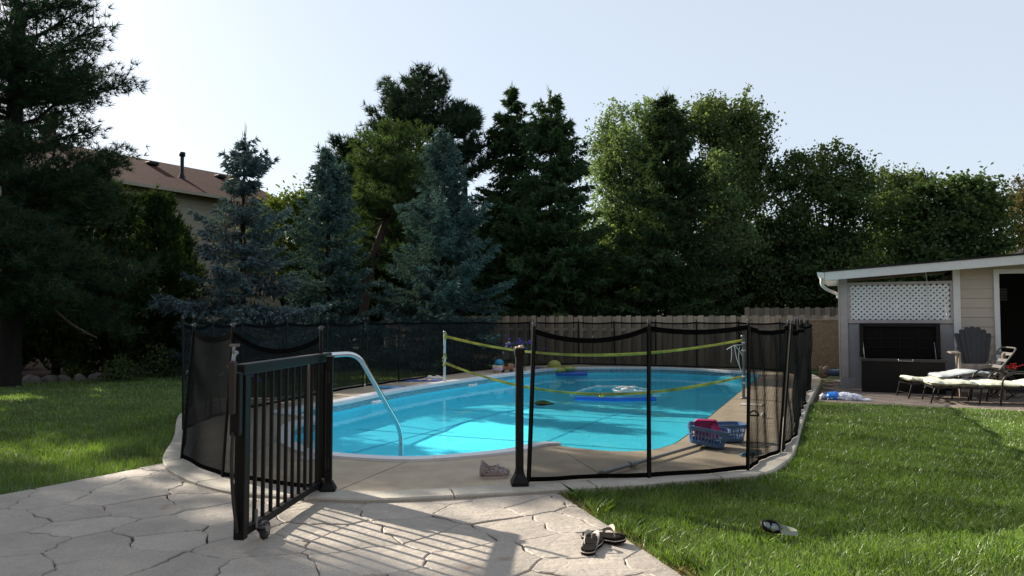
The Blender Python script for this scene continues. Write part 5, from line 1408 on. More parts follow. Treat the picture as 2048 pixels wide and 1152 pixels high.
def tape(z, sag, w, name, tw):
    m = MB()
    for off in (-.003, .003): m.grid(lambda u, v: tape_pt(u, z, sag, 0) + Vector((.003 * math.sin(u * 90), off + .02 * math.sin(u * tw) * (v - .5), (v - .5) * w * (1 - .25 * math.sin(u * tw) ** 2))), 60, 1)
    ob(name, m, m_yel_t, vn)
SG = .30
tape(zt, SG, .052, 'top_tape', 5); tape(zb_, SG + .13, .052, 'bottom_tape', 11)
cords = MB()
for i in range(1, 60):
    u = i / 60; a = tape_pt(u, zt, SG, 0); b = tape_pt(u, zb_, SG + .13, 0); cords.tube([a, b], .0011, 3, cap=False)
for j in range(1, 5):
    k = j / 5; cords.tube([tape_pt(u / 30, zt, SG, 0).lerp(tape_pt(u / 30, zb_, SG + .13, 0), k) for u in range(31)], .0011, 3, cap=False)
ob('netting', cords, m_black, vn, kind='stuff')
for p, z in ((P0, zt[0]), (P0, zb_[0]), (P0, zb_[0] + .12)):
    kn = MB(); rg = random.Random(int(z * 1000))
    for i in range(7): kn.ball(p + Vector((rg.uniform(-.025, .025), rg.uniform(-.02, .02), z + rg.uniform(-.06, .05) - p.z)), (.026, .024, .022), 8, 6)
    ob('knot', kn, m_yel_t, vn)
m_cord = M("white_cord", (.70, .70, .68), .7)
for z in (zt[1] - .04, zt[1] - .16, zb_[1], zb_[1] - .1): ob('lashing', MB().lathe([(.028, z - .012), (.033, z), (.028, z + .012)], (P1.x + .01, P1.y, 0), 10), m_cord, vn)
tg = MB()
for q in ([(0, -.12), (-.14, -.14), (-.24, -.20)], [(0, -.3), (-.06, -.2), (-.12, -.13)], [(-.05, -.15), (-.06, -.30), (-.04, -.48)], [(-.18, -.16), (-.17, -.28), (-.18, -.40)], [(-.13, -.15), (-.09, -.34), (-.02, -.52)]):
    tg.tube(crom([P1 + Vector((x, .02 * i, zt[1] - P1.z + z + .05)) for i, (x, z) in enumerate(q)], 4), .006, 5)
ob('loose_cord', tg, m_cord, vn)

# ================================================================ things floating on and lying in the pool
m_noodle = M("blue_foam", (.02, .13, .62), .7, var=.08)
one('pool_noodle', MB().tube([G(1150, 796.5, WZ + .025), G(1230, 799, WZ + .025), G(1311, 798, WZ + .025)], .034, 14), m_noodle, 'blue foam pool noodle floating below the lower yellow tape', 'pool noodle')
dk = G(1203, 795, WZ + .058); dt = thing('rubber_duck', dk, 'tiny yellow toy resting on the blue foam noodle', 'toy')
ob('body', MB().ball(dk + Vector((0, 0, .025)), (.045, .03, .026), 10, 8), M("yellow_rubber", (.7, .5, .06), .4), dt); ob('head', MB().ball(dk + Vector((-.03, 0, .06)), .02, 10, 8), M("brown_rubber", (.10, .06, .03), .4), dt)
rp = G(1130, 747, WZ); ra = thing('air_mattress', rp, 'blue inflatable air mattress drifting in the far-left corner of the pool', 'air mattress')
m_blueinf = M("blue_vinyl", (.015, .10, .50), .3, coat=.4)
for i in range(5): ob('air_tube', MB().tube([G(1084, 747, WZ + .03) + Vector((0, .12 * i - .1, .0)), G(1174, 747.5, WZ + .03) + Vector((0, .12 * i - .1, 0))], .042, 10), m_blueinf, ra)
ob('pillow', MB().ball(G(1078, 743, WZ + .08) + Vector((0, .12, 0)), (.16, .3, .10), 14, 10), m_blueinf, ra)
yp = G(1112, 745, WZ + .06); yf = thing('inflatable_chair', yp, 'yellow-green inflatable pool seat riding on the blue air mattress', 'inflatable')
m_yinf = M("yellow_vinyl", (.42, .42, .08), .3, coat=.4)
ob('seat', MB().ball(yp + Vector((.02, .1, .06)), (.30, .22, .08), 18, 10), m_yinf, yf); ob('backrest', MB().ball(yp + Vector((-.03, .22, .17)), (.17, .12, .13), 16, 10), m_yinf, yf); ob('arm', MB().ball(yp + Vector((.33, .05, .1)), (.16, .14, .07), 14, 8), m_yinf, yf)
m_hose = M("white_hose", (.72, .74, .74), .4)
hz_ = thing('pool_cleaner_hose', G(1230, 780, WZ), 'white floating pool cleaner hose with round floats, curled on the water', 'hose')
hpts = [G(x, y, WZ + .012) for x, y in ((1142, 789), (1158, 782), (1180, 776), (1200, 773.3), (1230, 772.4), (1258, 773), (1282, 777), (1300, 780), (1285, 782.5), (1255, 783), (1232, 781.5), (1226, 778.5), (1240, 776), (1262, 776.5), (1272, 781), (1300, 782.7), (1335, 783.5))]
ob('hose_line', MB().tube(crom(hpts, 6), .014, 6), m_hose, hz_)
for x, y in ((1197, 773), (1268, 774.5), (1238, 785.5), (1314, 783.3)): q = G(x, y, WZ + .03); ob('float', MB().ball(q, (.08, .05, .028), 12, 8), m_hose, hz_)
cp = G(1253, 780, WZ + .02); ob('cleaner_head', MB().lathe([(.0, 0), (.10, .0), (.11, .015), (.10, .03), (.04, .035), (.03, .05), (0, .05)], cp, 18).tube(crom([cp + Vector((-.18, .1, .02)), cp + Vector((-.05, .05, .05)), cp + Vector((.14, -.02, .03))], 4), .024, 8), m_hose, hz_)
dq = G(1085, 806, WZ - .06); dq = Vector((0, 0, CAM_H)).lerp(dq, (CAM_H + .315) / (CAM_H - WZ + .06)); dv = thing('vacuum_head', dq, 'dark pool vacuum head lying on the pool floor', 'pool vacuum')
ob('body', MB().ball(dq, (.16, .09, .05), 14, 8), m_resin, dv); ob('brush', MB().box(dq + Vector((.12, -.03, -.01)), (.16, .08, .03), .3), m_resin, dv, bevel=.008)
for px, py in ((940, 772.5), (612, 797)):
    q = S(-6.70, 13.2 if px == 940 else 9.9, -.08)
    one('pool_skimmer', MB().box(q, (.035, .34, .055), math.atan2(V.y, V.x) - math.pi / 2).box(q + Vector((.02, -.01, .0)), (.03, .26, .03), math.atan2(V.y, V.x) - math.pi / 2), m_white_coping,
        'white skimmer mouth in the far pool wall near the left net pole' if px == 940 else 'white skimmer mouth in the pool wall just right of the handrail top', 'pool skimmer', 'skimmer mouths in the liner', bevel=.006)
q = G(1503, 810); lidm = MB().box(q + Vector((0, 0, .006)), (.30, .28, .012), fa); one('deck_plate', lidm, M("lid_cream", (.62, .58, .50), .6), 'cream square skimmer lid set in the sunny deck', 'lid', bevel=.004)
# hoop and cloth on the left deck
q = G(785, 776.5); hp_ = MB().tube([q + Vector((.23 * math.cos(a), .17 * math.sin(a), .014 + .006 * math.sin(3 * a))) for a in np.linspace(0, 6.2832, 26)], .015, 8, cap=False)
one('dive_ring', hp_, M("blue_hoop", (.03, .25, .55), .4), 'blue ring with a net lying on the left deck', 'ring')
one('skimmer_net', MB().tube([q + Vector((-.2, .0, .012)), q + Vector((.02, .02, .012)), q + Vector((.25, .05, .012))], .009, 6).ball(q + Vector((.06, .03, .014)), (.12, .08, .012), 12, 6), M("pale_blue", (.25, .45, .62), .5), 'pale blue leaf skimmer lying inside the blue ring', 'net')
q = G(832, 763); one('deflated_float', MB().grid(lambda u, v: q + Vector((-.35 + .85 * u, -.06 + .12 * v + .05 * u, .012 + .02 * abs(math.sin(u * 14 + v * 3)))), 30, 6).box(q + Vector((.07, .02, .004)), (.8, .1, .008), .06), m_noodle, 'flat blue deflated float on the deck left of the net pole', 'float')
q = G(868, 757); one('white_towel', MB().grid(lambda u, v: q + Vector((-.25 + .5 * u, -.1 + .2 * v, .01 + .05 * math.sin(math.pi * u) * math.sin(math.pi * v) * (1 + .4 * math.sin(u * 17 + v * 5)))), 20, 10).box(q + Vector((0, 0, .005)), (.4, .16, .01)), M("towel", (.66, .63, .56), .95, bmp=.4), 'crumpled white towel on the deck beside the left net pole', 'towel')
q = G(996, 745); ty = thing('toy_bucket', q, 'cream and blue toy bucket on the far-left deck', 'toy')
ob('bucket', MB().lathe([(0, 0), (.10, 0), (.13, .17), (.12, .17), (.09, .02), (0, .02)], q, 14), M("cream_plastic", (.62, .50, .36), .5), ty); ob('lid', MB().ball(q + Vector((.03, .05, .22)), (.11, .10, .09), 12, 8), M("teal_plastic", (.02, .22, .38), .4), ty)
ob('label', MB().lathe([(.1305, .06), (.1385, .12)], q, 14), M("lilac_print", (.55, .45, .62), .6), ty)
q = G(1014, 745); tr_ = thing('toy_truck', q, 'orange-brown toy truck beside the toy bucket', 'toy'); m_ob = M("orange_brown", (.32, .10, .035), .5)
ob('body', MB().box(q + Vector((.0, .02, .10)), (.30, .14, .08)).box(q + Vector((.09, .02, .17)), (.12, .13, .08)), m_ob, tr_, bevel=.012)
for x in (-.1, .1): ob('wheel', MB().lathe([(0, -.08), (.045, -.08), (.05, -.05), (.05, .05), (.045, .08), (0, .08)], q + Vector((x, .02, .05)), 12, Matrix.Rotation(math.pi / 2, 3, 'X')), m_rubber, tr_)

# ================================================================ things on the sunny deck
m_bask = M("blue_basket", (.09, .19, .38), .45, var=.08)
def basket(c, rz, tilt, lx, ly, h, label, open_side=None):
    t = thing('laundry_basket', c, label, 'basket', 'blue slatted baskets on the deck', rz=rz); t.rotation_euler = (tilt[0], tilt[1], rz)
    def ring(k, z, w=.0): return [(sx * (lx / 2 * k + w) * 1, sy * (ly / 2 * k + w), z) for sx, sy in ((-1, -1), (1, -1), (1, 1), (-1, 1))]
    def rr(k, z, w, n=5):
        out = []; a, b = lx / 2 * k + w, ly / 2 * k + w; r_ = .05
        for cx, cyy, s in ((a - r_, b - r_, 0), (-a + r_, b - r_, 1), (-a + r_, -b + r_, 2), (a - r_, -b + r_, 3)):
            for i in range(n): an = (s + i / (n - 1)) * math.pi / 2; out.append((cx + r_ * math.cos(an), cyy + r_ * math.sin(an), z))
        return out
    def band(z0, z1, k0, k1, name, wd=.004):
        rows = [rr(k0, z0, 0), rr(k1, z1, 0), rr(k1, z1, wd), rr(k0, z0, wd)]; n_ = len(rows[0])
        m = MB().add([v for r_ in rows for v in r_], [(q * n_ + i, q * n_ + (i + 1) % n_, ((q + 1) % 4) * n_ + (i + 1) % n_, ((q + 1) % 4) * n_ + i) for q in range(4) for i in range(n_)])
        ob(name, m, m_bask, t, local=True)
    band(h - .035, h, .985, 1.0, 'rim', .014); band(.02, .045, .84, .85, 'base_band'); band(h * .52, h * .60, .915, .93, 'middle_band')
    ob('bottom', MB().prism([(x, y) for x, y, _ in rr(.84, 0, 0)], .012, .02), m_bask, t, local=True)
    sl_ = MB()
    lo, hi = resample([Vector(v) for v in rr(.85, .04, .002)], .028, True), None
    for p in lo:
        k = 1 / .85 * .985; q = Vector((p.x * k, p.y * k, h - .03)); d = Vector((-p.y, p.x, 0)).normalized()
        sl_.beam(p, q, .004, .013, up=Vector((p.x, p.y, 0)).normalized().cross(Vector((0, 0, 1)))) if False else sl_.beam(p, q, .013, .004, up=Vector((p.x, p.y, 0)).normalized())
    ob('side_slats', sl_, m_bask, t, local=True)
    return t
bk1 = G(1412, 893, .02)
basket(bk1 + Vector((.02, .06, .0)), -.32, (0, .16), .37, .27, .18, 'blue slatted basket holding the pink board, nearer the pool')
bk2 = G(1463, 886, .003)
basket(bk2 + Vector((0, .1, 0)), .10, (0, 0), .30, .25, .18, 'blue slatted basket behind the one with the pink board, by the screen pole')
m_pink = M("pink_foam", (.74, .05, .22), .6, var=.1, scale=20)
pk = bk1 + Vector((.03, .10, .155)); kb = thing('kickboard', pk, 'pink foam board leaning in the front blue basket', 'kickboard')
rt = Matrix.Rotation(-.3, 3, 'Z') @ Matrix.Rotation(-1.05, 3, 'X')
def rrect(a, b, r_, n=5):
    out = []
    for cx, cyy, s in ((a - r_, b - r_, 0), (-a + r_, b - r_, 1), (-a + r_, -b + r_, 2), (a - r_, -b + r_, 3)):
        for i in range(n): an = (s + i / (n - 1)) * math.pi / 2; out.append((cx + r_ * math.cos(an), cyy + r_ * math.sin(an)))
    return out
def placed(mb, m, c): mb.v = [tuple(m @ Vector(v) + c) for v in mb.v]; return mb
ob('board', placed(MB().prism(rrect(.105, .105, .03), -.012, .012), rt, pk), m_pink, kb, bevel=.005)
sw = pk + Vector((.07, -.05, -.0)); pt_ = thing('swim_fins', sw, 'crumpled pink swimwear beside the pink board in the basket', 'swimwear')
ob('cloth', MB().ball(sw + Vector((0, 0, -.02)), (.05, .045, .08), 14, 10, lambda d: 1 + .25 * math.sin(d.x * 9 + d.z * 6) * math.cos(d.y * 7)), m_pink, pt_)
m_greyp = M("grey_pole", (.30, .31, .33), .4, metal=.5, var=.1)
pa, pb = G(1204, 946, .035), G(1420, 884, .03); dr = (pb - pa).normalized()
tpz = thing('telescopic_pole', pa + (pb - pa) * .5, 'long grey telescopic pole lying on the sunny deck', 'pole'); tpz.location.z = 0
ob('outer_tube', MB().tube([pa, pa + dr * .45], .017, 10), m_greyp, tpz); ob('inner_tube', MB().tube([pa + dr * .4, pb], .014, 10), m_greyp, tpz)
ob('end_knob', MB().ball(pa - dr * .01, (.034, .026, .026), 12, 8), M("knob_grey", (.36, .34, .31), .6), tpz); ob('clamp', MB().tube([pa + dr * .42, pa + dr * .50], .026, 10), m_greyp, tpz)
q = G(1497, 914); cl = thing('goggles', q, 'small blue swim goggles on the deck at the foot of the screen', 'goggles'); m_teal = M("teal", (.03, .16, .27), .3)
for x in (-.035, .035): ob('lens', MB().ball(q + Vector((x, 0, .022)), (.034, .02, .02), 12, 8), m_teal, cl)
ob('strap', MB().tube(crom([q + Vector((.06, 0, .02)), q + Vector((.11, .04, .03)), q + Vector((.05, .08, .01)), q + Vector((-.07, .03, .012)), q + Vector((-.065, 0, .02))], 4), .006, 6), m_teal, cl)
q = G(1527, 836); one('ball', MB().ball(q + Vector((0, 0, .035)), .035, 16, 12), M("white_ball", (.75, .74, .72), .5), 'small white ball on the sunny deck near the right screen', 'ball')
q = G(1507, 832); one('black_strap', MB().tube(crom([q + Vector((-.06, .0, .01)), q + Vector((-.02, .03, .05)), q + Vector((.03, .02, .06)), q + Vector((.06, -.01, .012)), q + Vector((.0, -.03, .01)), q + Vector((-.06, 0, .01))], 5), .011, 6), m_rubber, 'black rubber strap lying left of the white ball', 'strap')

# ================================================================ sneakers by the gate post
def shoe_mat():
    m, n, b = new_mat("floral_canvas")
    v = noise(n, 38, 3, .7); col = ramp(n, v, [(.36, (.06, .065, .10)), (.45, (.28, .25, .235)), (.55, (.33, .265, .25)), (.66, (.24, .13, .115))]); n.links.new(col, b.inputs['Base Color']); b.inputs['Roughness'].default_value = .9; return m
m_shoe = shoe_mat(); m_sole = M("shoe_sole", (.50, .42, .36), .7, var=.1); m_inner = M("shoe_inside", (.06, .035, .035), .9)
def shoe(c, rz, label, sc=1.0):
    t = thing('sneaker', c, label, 'shoe', 'pair of floral slip-on shoes by the gate post', rz=rz)
    Ls = .225 * sc
    prof = [(-.50, .62), (-.47, .80), (-.38, .92), (-.15, .84), (.10, .95), (.28, 1.04), (.40, .92), (.47, .66), (.50, .30)]
    half = lambda x: float(np.interp(x, [p[0] for p in prof], [p[1] for p in prof])) * .040 * sc
    xs = np.linspace(-.5, .5, 26); poly = [(x * Ls, -half(x)) for x in xs] + [(x * Ls, half(x)) for x in xs[::-1]]
    ob('sole', MB().prism(poly, .0, .020 * sc), m_sole, t, local=True, bevel=.003)
    # upper: cross sections that rise to a collar at the heel and fall low over the toes
    top = lambda x: float(np.interp(x, [-.5, -.46, -.38, -.22, -.08, .04, .16, .3, .42, .49], [.056, .098, .104, .084, .064, .058, .050, .040, .031, .016])) * sc
    rows = []; nx_ = 30; na = 17
    for i in range(nx_ + 1):
        x = -.492 + .984 * i / nx_; w = half(x) * .96; h = top(x); row = []
        for j in range(na):
            a = math.pi * j / (na - 1); c_, s_ = math.cos(a), math.sin(a)
            row.append((x * Ls, w * math.copysign(abs(c_) ** .75, c_) * (1 - .16 * s_), .018 * sc + h * s_ ** .8))
        rows.append(row)
    fs = []
    for i in range(nx_):
        x = -.492 + .984 * (i + .5) / nx_; k = max(0, 1 - ((x + .19) / .235) ** 2); lim = 4.6 * math.sqrt(k)
        for j in range(na - 1):
            if abs(j + .5 - (na - 1) / 2) < lim: continue
            fs.append((i * na + j, i * na + j + 1, (i + 1) * na + j + 1, (i + 1) * na + j))
    up = MB().add([v for r_ in rows for v in r_], fs, True); u_ = ob('upper', up, m_shoe, t, local=True); so_ = u_.modifiers.new('thick', 'SOLIDIFY'); so_.thickness = .006
    ob('insole', MB().prism([(x * Ls, -half(x) * .82) for x in xs[2:18]] + [(x * Ls, half(x) * .82) for x in xs[2:18][::-1]], .0205 * sc, .026 * sc), m_inner, t, local=True)
    ob('strap', MB().tube(crom([(Ls * .06, -half(.1) * .93, .030 * sc), (Ls * .09, -half(.1) * .6, .066 * sc), (Ls * .10, 0, .075 * sc), (Ls * .09, half(.1) * .6, .066 * sc), (Ls * .06, half(.1) * .93, .030 * sc)], 5), .009 * sc, 6, flat=.6), m_shoe, t, local=True)
    return t
q = G(988, 958); shoe(q + Vector((.0, .03, 0)), .16, 'nearer floral slip-on shoe on the shaded deck', 1.0)
shoe(q + Vector((.005, .14, .0)), .24, 'farther floral slip-on shoe, its ankle showing over the nearer one', 1.05)

# ================================================================ flip-flops
m_ffs = M("black_foam", (.010, .009, .009), .9, var=.2, scale=60, bmp=.2, spec=.05); m_fft = M("tan_strap", (.36, .32, .28), .7, var=.08); m_ffl = M("pale_foam", (.46, .42, .38), .8)
def flipflop(c, rz, label, left=1):
    t = thing('flip_flop', c, label, 'flip-flop', 'pair of black flip-flops at the lawn edge', rz=rz); Ls = .27
    xs = np.linspace(-.5, .5, 24); w = lambda x: float(np.interp(x, [-.5, -.47, -.38, -.1, .2, .36, .46, .5], [.25, .58, .80, .70, 1.0, 1.0, .62, .2])) * .048
    poly = [(x * Ls, -w(x) - .006 * left * math.sin(x * 3)) for x in xs] + [(x * Ls, w(x) - .006 * left * math.sin(x * 3)) for x in xs[::-1]]
    ob('sole', MB().prism(poly, 0, .012), m_ffs, t, local=True); ob('midsole', MB().prism([(x * 1.006, y * 1.015) for x, y in poly], .0125, .0175), m_ffl, t, local=True)
    ob('footbed', MB().prism([(x * .995, y * .985) for x, y in poly], .018, .028), m_ffs, t, local=True, bevel=.003)
    st = MB(); toe = Vector((.30 * Ls, .008 * left, .05))
    for sg in (-1, 1):
        pts = crom([Vector((-.10 * Ls, sg * w(-.1) * .98, .022)), Vector((-.0 * Ls, sg * w(0) * 1.0, .052)), Vector((.14 * Ls, sg * w(.14) * .66, .072)), Vector((.25 * Ls, sg * .012, .066)), toe], 5)
        for off in (0, .004): st.grid(lambda u, v, off=off: (pts[min(len(pts) - 1, int(u * (len(pts) - 1) + .5))] + Vector((.022 * (v - .5) * (1.15 - u), sg * .008 * (v - .5), .012 * (v - .5) + off))), 20, 2)
    ob('strap', st, m_fft, t, local=True)
    ob('toe_post', MB().tube([toe, Vector((.31 * Ls, .008 * left, .026))], .004, 8), m_fft, t, local=True)
    return t
q = G(1183, 1096, PZ + .004); flipflop(q, R(76), 'black flip-flop with a tan strap, nearer to the camera on the patio', 1)
q = G(1208, 1079, PZ + .008); f2_ = flipflop(q + Vector((.0, .0, .0)), R(318), 'black flip-flop with a tan strap, half against the grass edge', -1); f2_.rotation_euler = (R(6), R(-4), R(318))

# ================================================================ diving mask in the grass
q = G(1550, 1074, -.012); dm = thing('diving_mask', q, 'black and clear diving mask with a pale strap lying in the grass', 'diving mask'); m_clear = M("clear_silicone", (.24, .27, .22), .3, var=.1); m_len = M("mask_lens", (.20, .24, .26), .08)
fm = Matrix.Scale(.86, 3) @ Matrix.Rotation(.35, 3, 'Z') @ Matrix.Rotation(-.75, 3, 'X') @ Matrix.Rotation(.3, 3, 'Y')
ring_ = [Vector((.066 * math.cos(a), 0, .042 * math.sin(a) * (1 + .15 * math.cos(2 * a)))) for a in np.linspace(0, 6.2832, 29)]
ob('frame', placed(MB().tube(ring_, .012, 8, cap=False).beam((0, 0, -.04), (0, 0, .04), .014, .012), fm, q + Vector((-.02, 0, .06))), m_resin, dm)
for sx in (-1, 1): ob('lens', placed(MB().ball((sx * .033, .0, .003), (.03, .006, .036), 14, 8), fm, q + Vector((-.02, 0, .06))), m_len, dm)
ob('skirt', placed(MB().grid(lambda u, v: Vector(((.062 - .008 * v) * math.cos(u * 6.2832), -.022 + .03 * v, (.042 - .006 * v) * math.sin(u * 6.2832))), 24, 4), fm, q + Vector((-.02, 0, .06))), m_clear, dm)
ob('nose_pocket', placed(MB().ball((0, -.012, -.025), (.018, .022, .022), 10, 8), fm, q + Vector((-.02, 0, .06))), m_clear, dm)
sm_ = MB(); sp_ = crom([Vector((.03, .02, .055)), Vector((.07, .015, .048)), Vector((.105, -.02, .042)), Vector((.11, -.05, .036)), Vector((.07, -.055, .036)), Vector((.02, -.04, .04))], 5)
for off in (0, .003): sm_.grid(lambda u, v, off=off: q + sp_[min(len(sp_) - 1, int(u * (len(sp_) - 1) + .5))] + Vector((0, .012 * (v - .5) + off, .020 * (v - .5))), 24, 2)
ob('strap', sm_, m_clear, dm)

# ================================================================ bag of chemicals on the pavers
def bag_mat():
    m, n, b = new_mat("printed_plastic_bag"); tc = N(n, "ShaderNodeTexCoord"); sx = N(n, "ShaderNodeSeparateXYZ"); n.links.new(tc.outputs['Object'], sx.inputs[0])
    a = ramp(n, sx.outputs['X'], [(.0, (.70, .74, .80)), (.001, (.70, .74, .80))])
    w = N(n, "ShaderNodeTexWave"); w.inputs['Scale'].default_value = 2.2; w.inputs['Distortion'].default_value = 6; n.links.new(tc.outputs['Object'], w.inputs[0])
    c2 = ramp(n, w.outputs[0], [(.35, (.72, .76, .82)), (.6, (.70, .74, .80)), (.72, (.10, .22, .62)), (.9, (.65, .62, .68))]); n.links.new(c2, b.inputs['Base Color']); b.inputs['Roughness'].default_value = .28; return m
q = G(1682, 801, -.045); bgz = thing('plastic_bag', q, 'white and blue plastic bag lying on the pavers at the lawn corner', 'bag', rz=fa)
rk = lambda d: 1 + .10 * math.sin(d.x * 11 + d.y * 5) + .07 * math.sin(d.y * 17 + d.z * 9 + d.x * 6)
ob('bag_body', MB().ball((.04, 0, .045), (.27, .13, .08), 40, 20, rk), bag_mat(), bgz, local=True)
ob('blue_end', MB().ball((-.10, -.01, .055), (.135, .115, .085), 28, 16, lambda d: 1 + .04 * math.sin(d.x * 9)), M("bright_blue_plastic", (.01, .17, .66), .3), bgz, local=True)
ob('bag_neck', MB().ball((-.26, -.01, .05), (.05, .05, .05), 16, 10, lambda d: 1 + .3 * math.sin(d.z * 9 + d.x * 7)), M("white_plastic", (.68, .70, .74), .3), bgz, local=True)
ob('bag_tail', MB().ball((.33, -.02, .025), (.11, .07, .028), 20, 10, rk), M("white_plastic_tail", (.70, .72, .75), .3), bgz, local=True)

# ================================================================ planters
m_petal_w = leaf_mat("white_petals", (.60, .58, .50), (.75, .72, .66), .3); m_petal_p = leaf_mat("purple_petals", (.10, .07, .42), (.22, .16, .62), .3)
def planter(c, stand, cols, label, seed, spread=.22, droop=.12):
    rg = np.random.RandomState(seed); t = thing('flower_planter', c, label, 'planter'); tz = stand
    st = MB()
    for a in (0, 2.09, 4.19): st.tube([c + Vector((.12 * math.cos(a), .12 * math.sin(a), 0)), c + Vector((.07 * math.cos(a), .07 * math.sin(a), tz))], .010, 6)
    ob('stand', st, m_black, t); ob('pot', MB().lathe([(0, 0), (.10, 0), (.15, .16), (.155, .17), (.14, .17), (.0, .13)], c + Vector((0, 0, tz)), 16), m_resin, t)
    def cloud(n_, s_, zz):
        P = rg.normal(0, 1, (n_, 3)) * np.array([s_, s_ * .8, s_ * .45]) + np.array([0, 0, tz + zz]); P[:, 2] -= droop * np.hypot(P[:, 0], P[:, 1]) * 2; return P
    ob('foliage', np_mesh('foliage', leaves(rg, cloud(500, spread * .8, .17), .06, .035), 4), m_leaf, t, local=True)
    for (mt, n_, off) in cols:
        P = cloud(n_, spread, .24) + np.array([off, 0, 0]); P = np.repeat(P, 5, 0) + rg.normal(0, .012, (n_ * 5, 3))
        ob('blossoms', np_mesh('blossoms', leaves(rg, P, .05, .045), 4), mt, t, local=True, kind='stuff')
q = G(1040, 742); planter(q + Vector((.0, -.25, 0)), .42, ((m_petal_p, 75, 0), (m_petal_w, 10, -.25)), 'planter of purple flowers at the far-left corner of the deck', 1, .2)
q = G(418, 842, -.05); planter(q + Vector((-.0, .1, 0)), .42, ((m_petal_w, 34, -.05), (m_petal_p, 22, .26)), 'planter of white and purple flowers behind the dark left screen', 2, .16)

# ================================================================ rocks edging the bed
m_rock = M("border_rock", (.16, .145, .13), .9, var=.35, scale=7, bmp=.6, objvar=.3)
for i, (px, py) in enumerate(((5, 769), (32, 768), (64, 768), (98, 766), (130, 765), (160, 764), (192, 762), (216, 759), (243, 757), (268, 753), (290, 748), (312, 743), (325, 738))):
    rg = random.Random(i + 40); q = G(px, py, -.06); k = [rg.uniform(0, 6) for _ in range(4)]
    one('border_rock', MB().ball(q + Vector((0, 0, .05)), (rg.uniform(.13, .19), rg.uniform(.10, .14), rg.uniform(.09, .14)), 14, 9, lambda d: 1 + .16 * math.sin(d.x * 3 + k[0]) + .12 * math.sin(d.y * 5 + k[1]) + .07 * math.sin(d.z * 9 + d.x * 7 + k[2])), m_rock,
        'rounded grey rock in the row edging the dark bed', 'rock', 'rocks edging the bed')
q = G(34, 758, -.05); gn = thing('garden_light', q, 'small white-topped garden light among the edging rocks', 'garden light')
ob('stake', MB().tube([q, q + Vector((0, 0, .12))], .012, 8), m_black, gn); ob('head', MB().ball(q + Vector((0, 0, .17)), (.07, .07, .06), 12, 8), m_white_coping, gn)

# ================================================================ person kneeling behind the shed, only one leg in view
fo = S(-.34, 17.75, -.05); ps = thing('person', fo, 'person kneeling behind the shed corner, one jeans leg and brown boot showing', 'person', rz=fa)
def skin(name, verts, edges, radii, mat, root=0, sub=2):
    me = bpy.data.meshes.new(name); b_ = bmesh.new(); ly = b_.verts.layers.skin.verify(); vs_ = [b_.verts.new(v) for v in verts]
    for a, c in edges: b_.edges.new((vs_[a], vs_[c]))
    for i, v in enumerate(vs_):
        r_ = radii[i]; v[ly].radius = (r_, r_) if not isinstance(r_, tuple) else r_; v[ly].use_root = i == root
    b_.to_mesh(me); b_.free(); o = ob(name, me, mat, ps, local=True)
    s_ = o.modifiers.new('skin', 'SKIN'); s_.use_smooth_shade = True; o.modifiers.new('sub', 'SUBSURF').levels = sub; o.modifiers['sub'].render_levels = sub; return o
m_skin = M("skin", (.45, .27, .19), .5, var=.06); m_jeans = M("blue_jeans", (.055, .085, .15), .9, var=.25, scale=14, bmp=.3); m_shirt = M("grey_shirt", (.25, .25, .27), .9, var=.1, bmp=.2); m_boot = M("brown_boot", (.17, .125, .095), .8, var=.3, scale=14, bmp=.3); m_hair = M("brown_hair", (.05, .03, .02), .7)
skin('body', [(.62, 0, .52), (.78, 0, .66), (.98, 0, .78), (1.08, 0, .84), (1.16, 0, .86), (.98, .19, .74), (1.02, .24, .45), (1.06, .2, .17), (.98, -.19, .74), (1.02, -.24, .45), (1.06, -.2, .17), (1.25, 0, .84), (1.16, .2, .06), (1.16, -.2, .06)],
     [(0, 1), (1, 2), (2, 3), (3, 4), (2, 5), (5, 6), (6, 7), (2, 8), (8, 9), (9, 10), (4, 11), (7, 12), (10, 13)], [.13, .13, .14, .06, .09, .055, .042, .03, .055, .042, .03, .075, .03, .03], m_skin, 0)
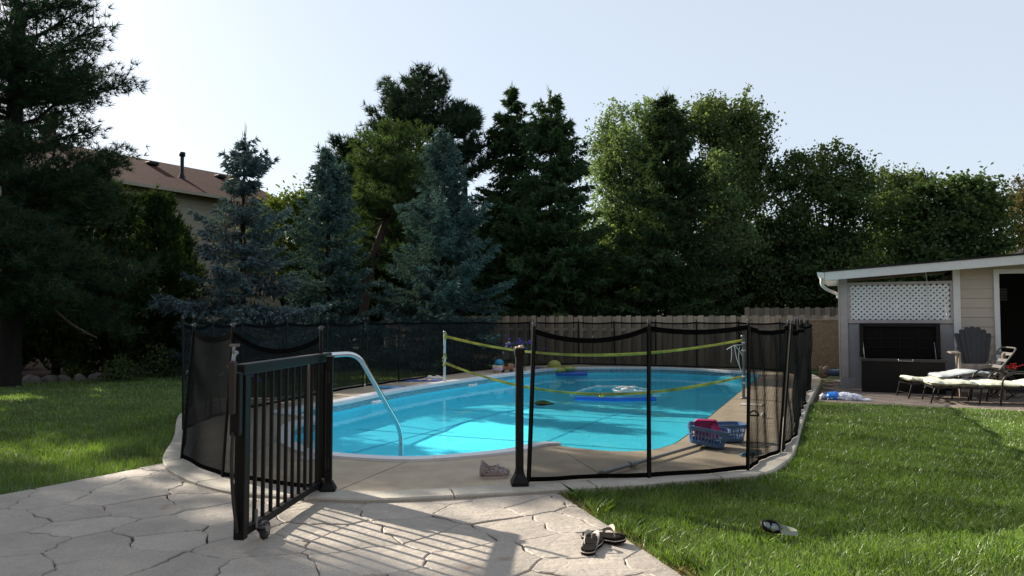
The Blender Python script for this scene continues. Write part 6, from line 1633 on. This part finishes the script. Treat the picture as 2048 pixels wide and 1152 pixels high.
for sy in (-1, 1):
    hd_ = MB()
    for k in range(4): hd_.tube([(1.17, sy * .2 + (k - 1.5) * .02, .045), (1.21, sy * .2 + (k - 1.5) * .024, .03), (1.245 - .006 * abs(k - 1.3), sy * .2 + (k - 1.5) * .026, .012)], [.010, .009, .007], 7)
    hd_.tube([(1.13, sy * .2 - sy * .03, .04), (1.16, sy * .2 - sy * .055, .025), (1.185, sy * .2 - sy * .06, .012)], [.012, .010, .008], 7)
    ob('hand', hd_, m_skin, ps, local=True)
skin('shirt', [(.60, 0, .54), (.78, 0, .67), (.97, 0, .79), (.98, .20, .75), (1.02, .25, .48), (.98, -.20, .75), (1.02, -.25, .48)], [(0, 1), (1, 2), (2, 3), (3, 4), (2, 5), (5, 6)], [.15, .15, .15, .075, .06, .075, .06], m_shirt, 0)
skin('trousers', [(.60, 0, .50), (.58, .11, .44), (.56, .12, .12), (.30, .13, .11), (.06, .13, .125), (.58, -.11, .44), (.54, -.12, .12), (.28, -.12, .12), (.04, -.12, .135)], [(0, 1), (1, 2), (2, 3), (3, 4), (0, 5), (5, 6), (6, 7), (7, 8)], [.14, .11, .085, .08, .068, .11, .085, .085, .072], m_jeans, 0)
ob('hair', MB().ball((1.16, 0, .91), (.11, .085, .075), 16, 10), m_hair, ps, local=True)
fc = MB().ball((1.315, 0, .83), (.018, .014, .02), 8, 6)
for sy in (-1, 1): fc.ball((1.29, sy * .032, .865), .011, 8, 6).ball((1.17, sy * .088, .85), (.02, .01, .03), 8, 6)
ob('face', fc, m_skin, ps, local=True)
for sy, dx in ((.13, 0), (-.12, -.03)):
    b_ = ob('boot', MB().ball((dx + .05, sy, .17), (.06, .055, .085), 16, 10).ball((dx + .0, sy, .11), (.055, .052, .115), 18, 12).ball((dx + .03, sy, .045), (.055, .05, .045), 14, 8), m_boot, ps, local=True)
    pol = [(.0 + .048 * math.cos(a) * (1.05 if math.sin(a) < 0 else .85), .125 + .125 * math.sin(a)) for a in np.linspace(0, 6.2832, 21)[:-1]]
    so_ = MB().add([(dx - .075 + q_, sy + y, z) for q_ in (0, .03) for y, z in pol], [tuple(range(19, -1, -1)), tuple(range(20, 40))] + [(j, (j + 1) % 20, (j + 1) % 20 + 20, j + 20) for j in range(20)])
    ob('boot_sole', so_, M("boot_sole", (.20, .17, .15), .85, var=.3, scale=30, bmp=.5), b_, local=True)
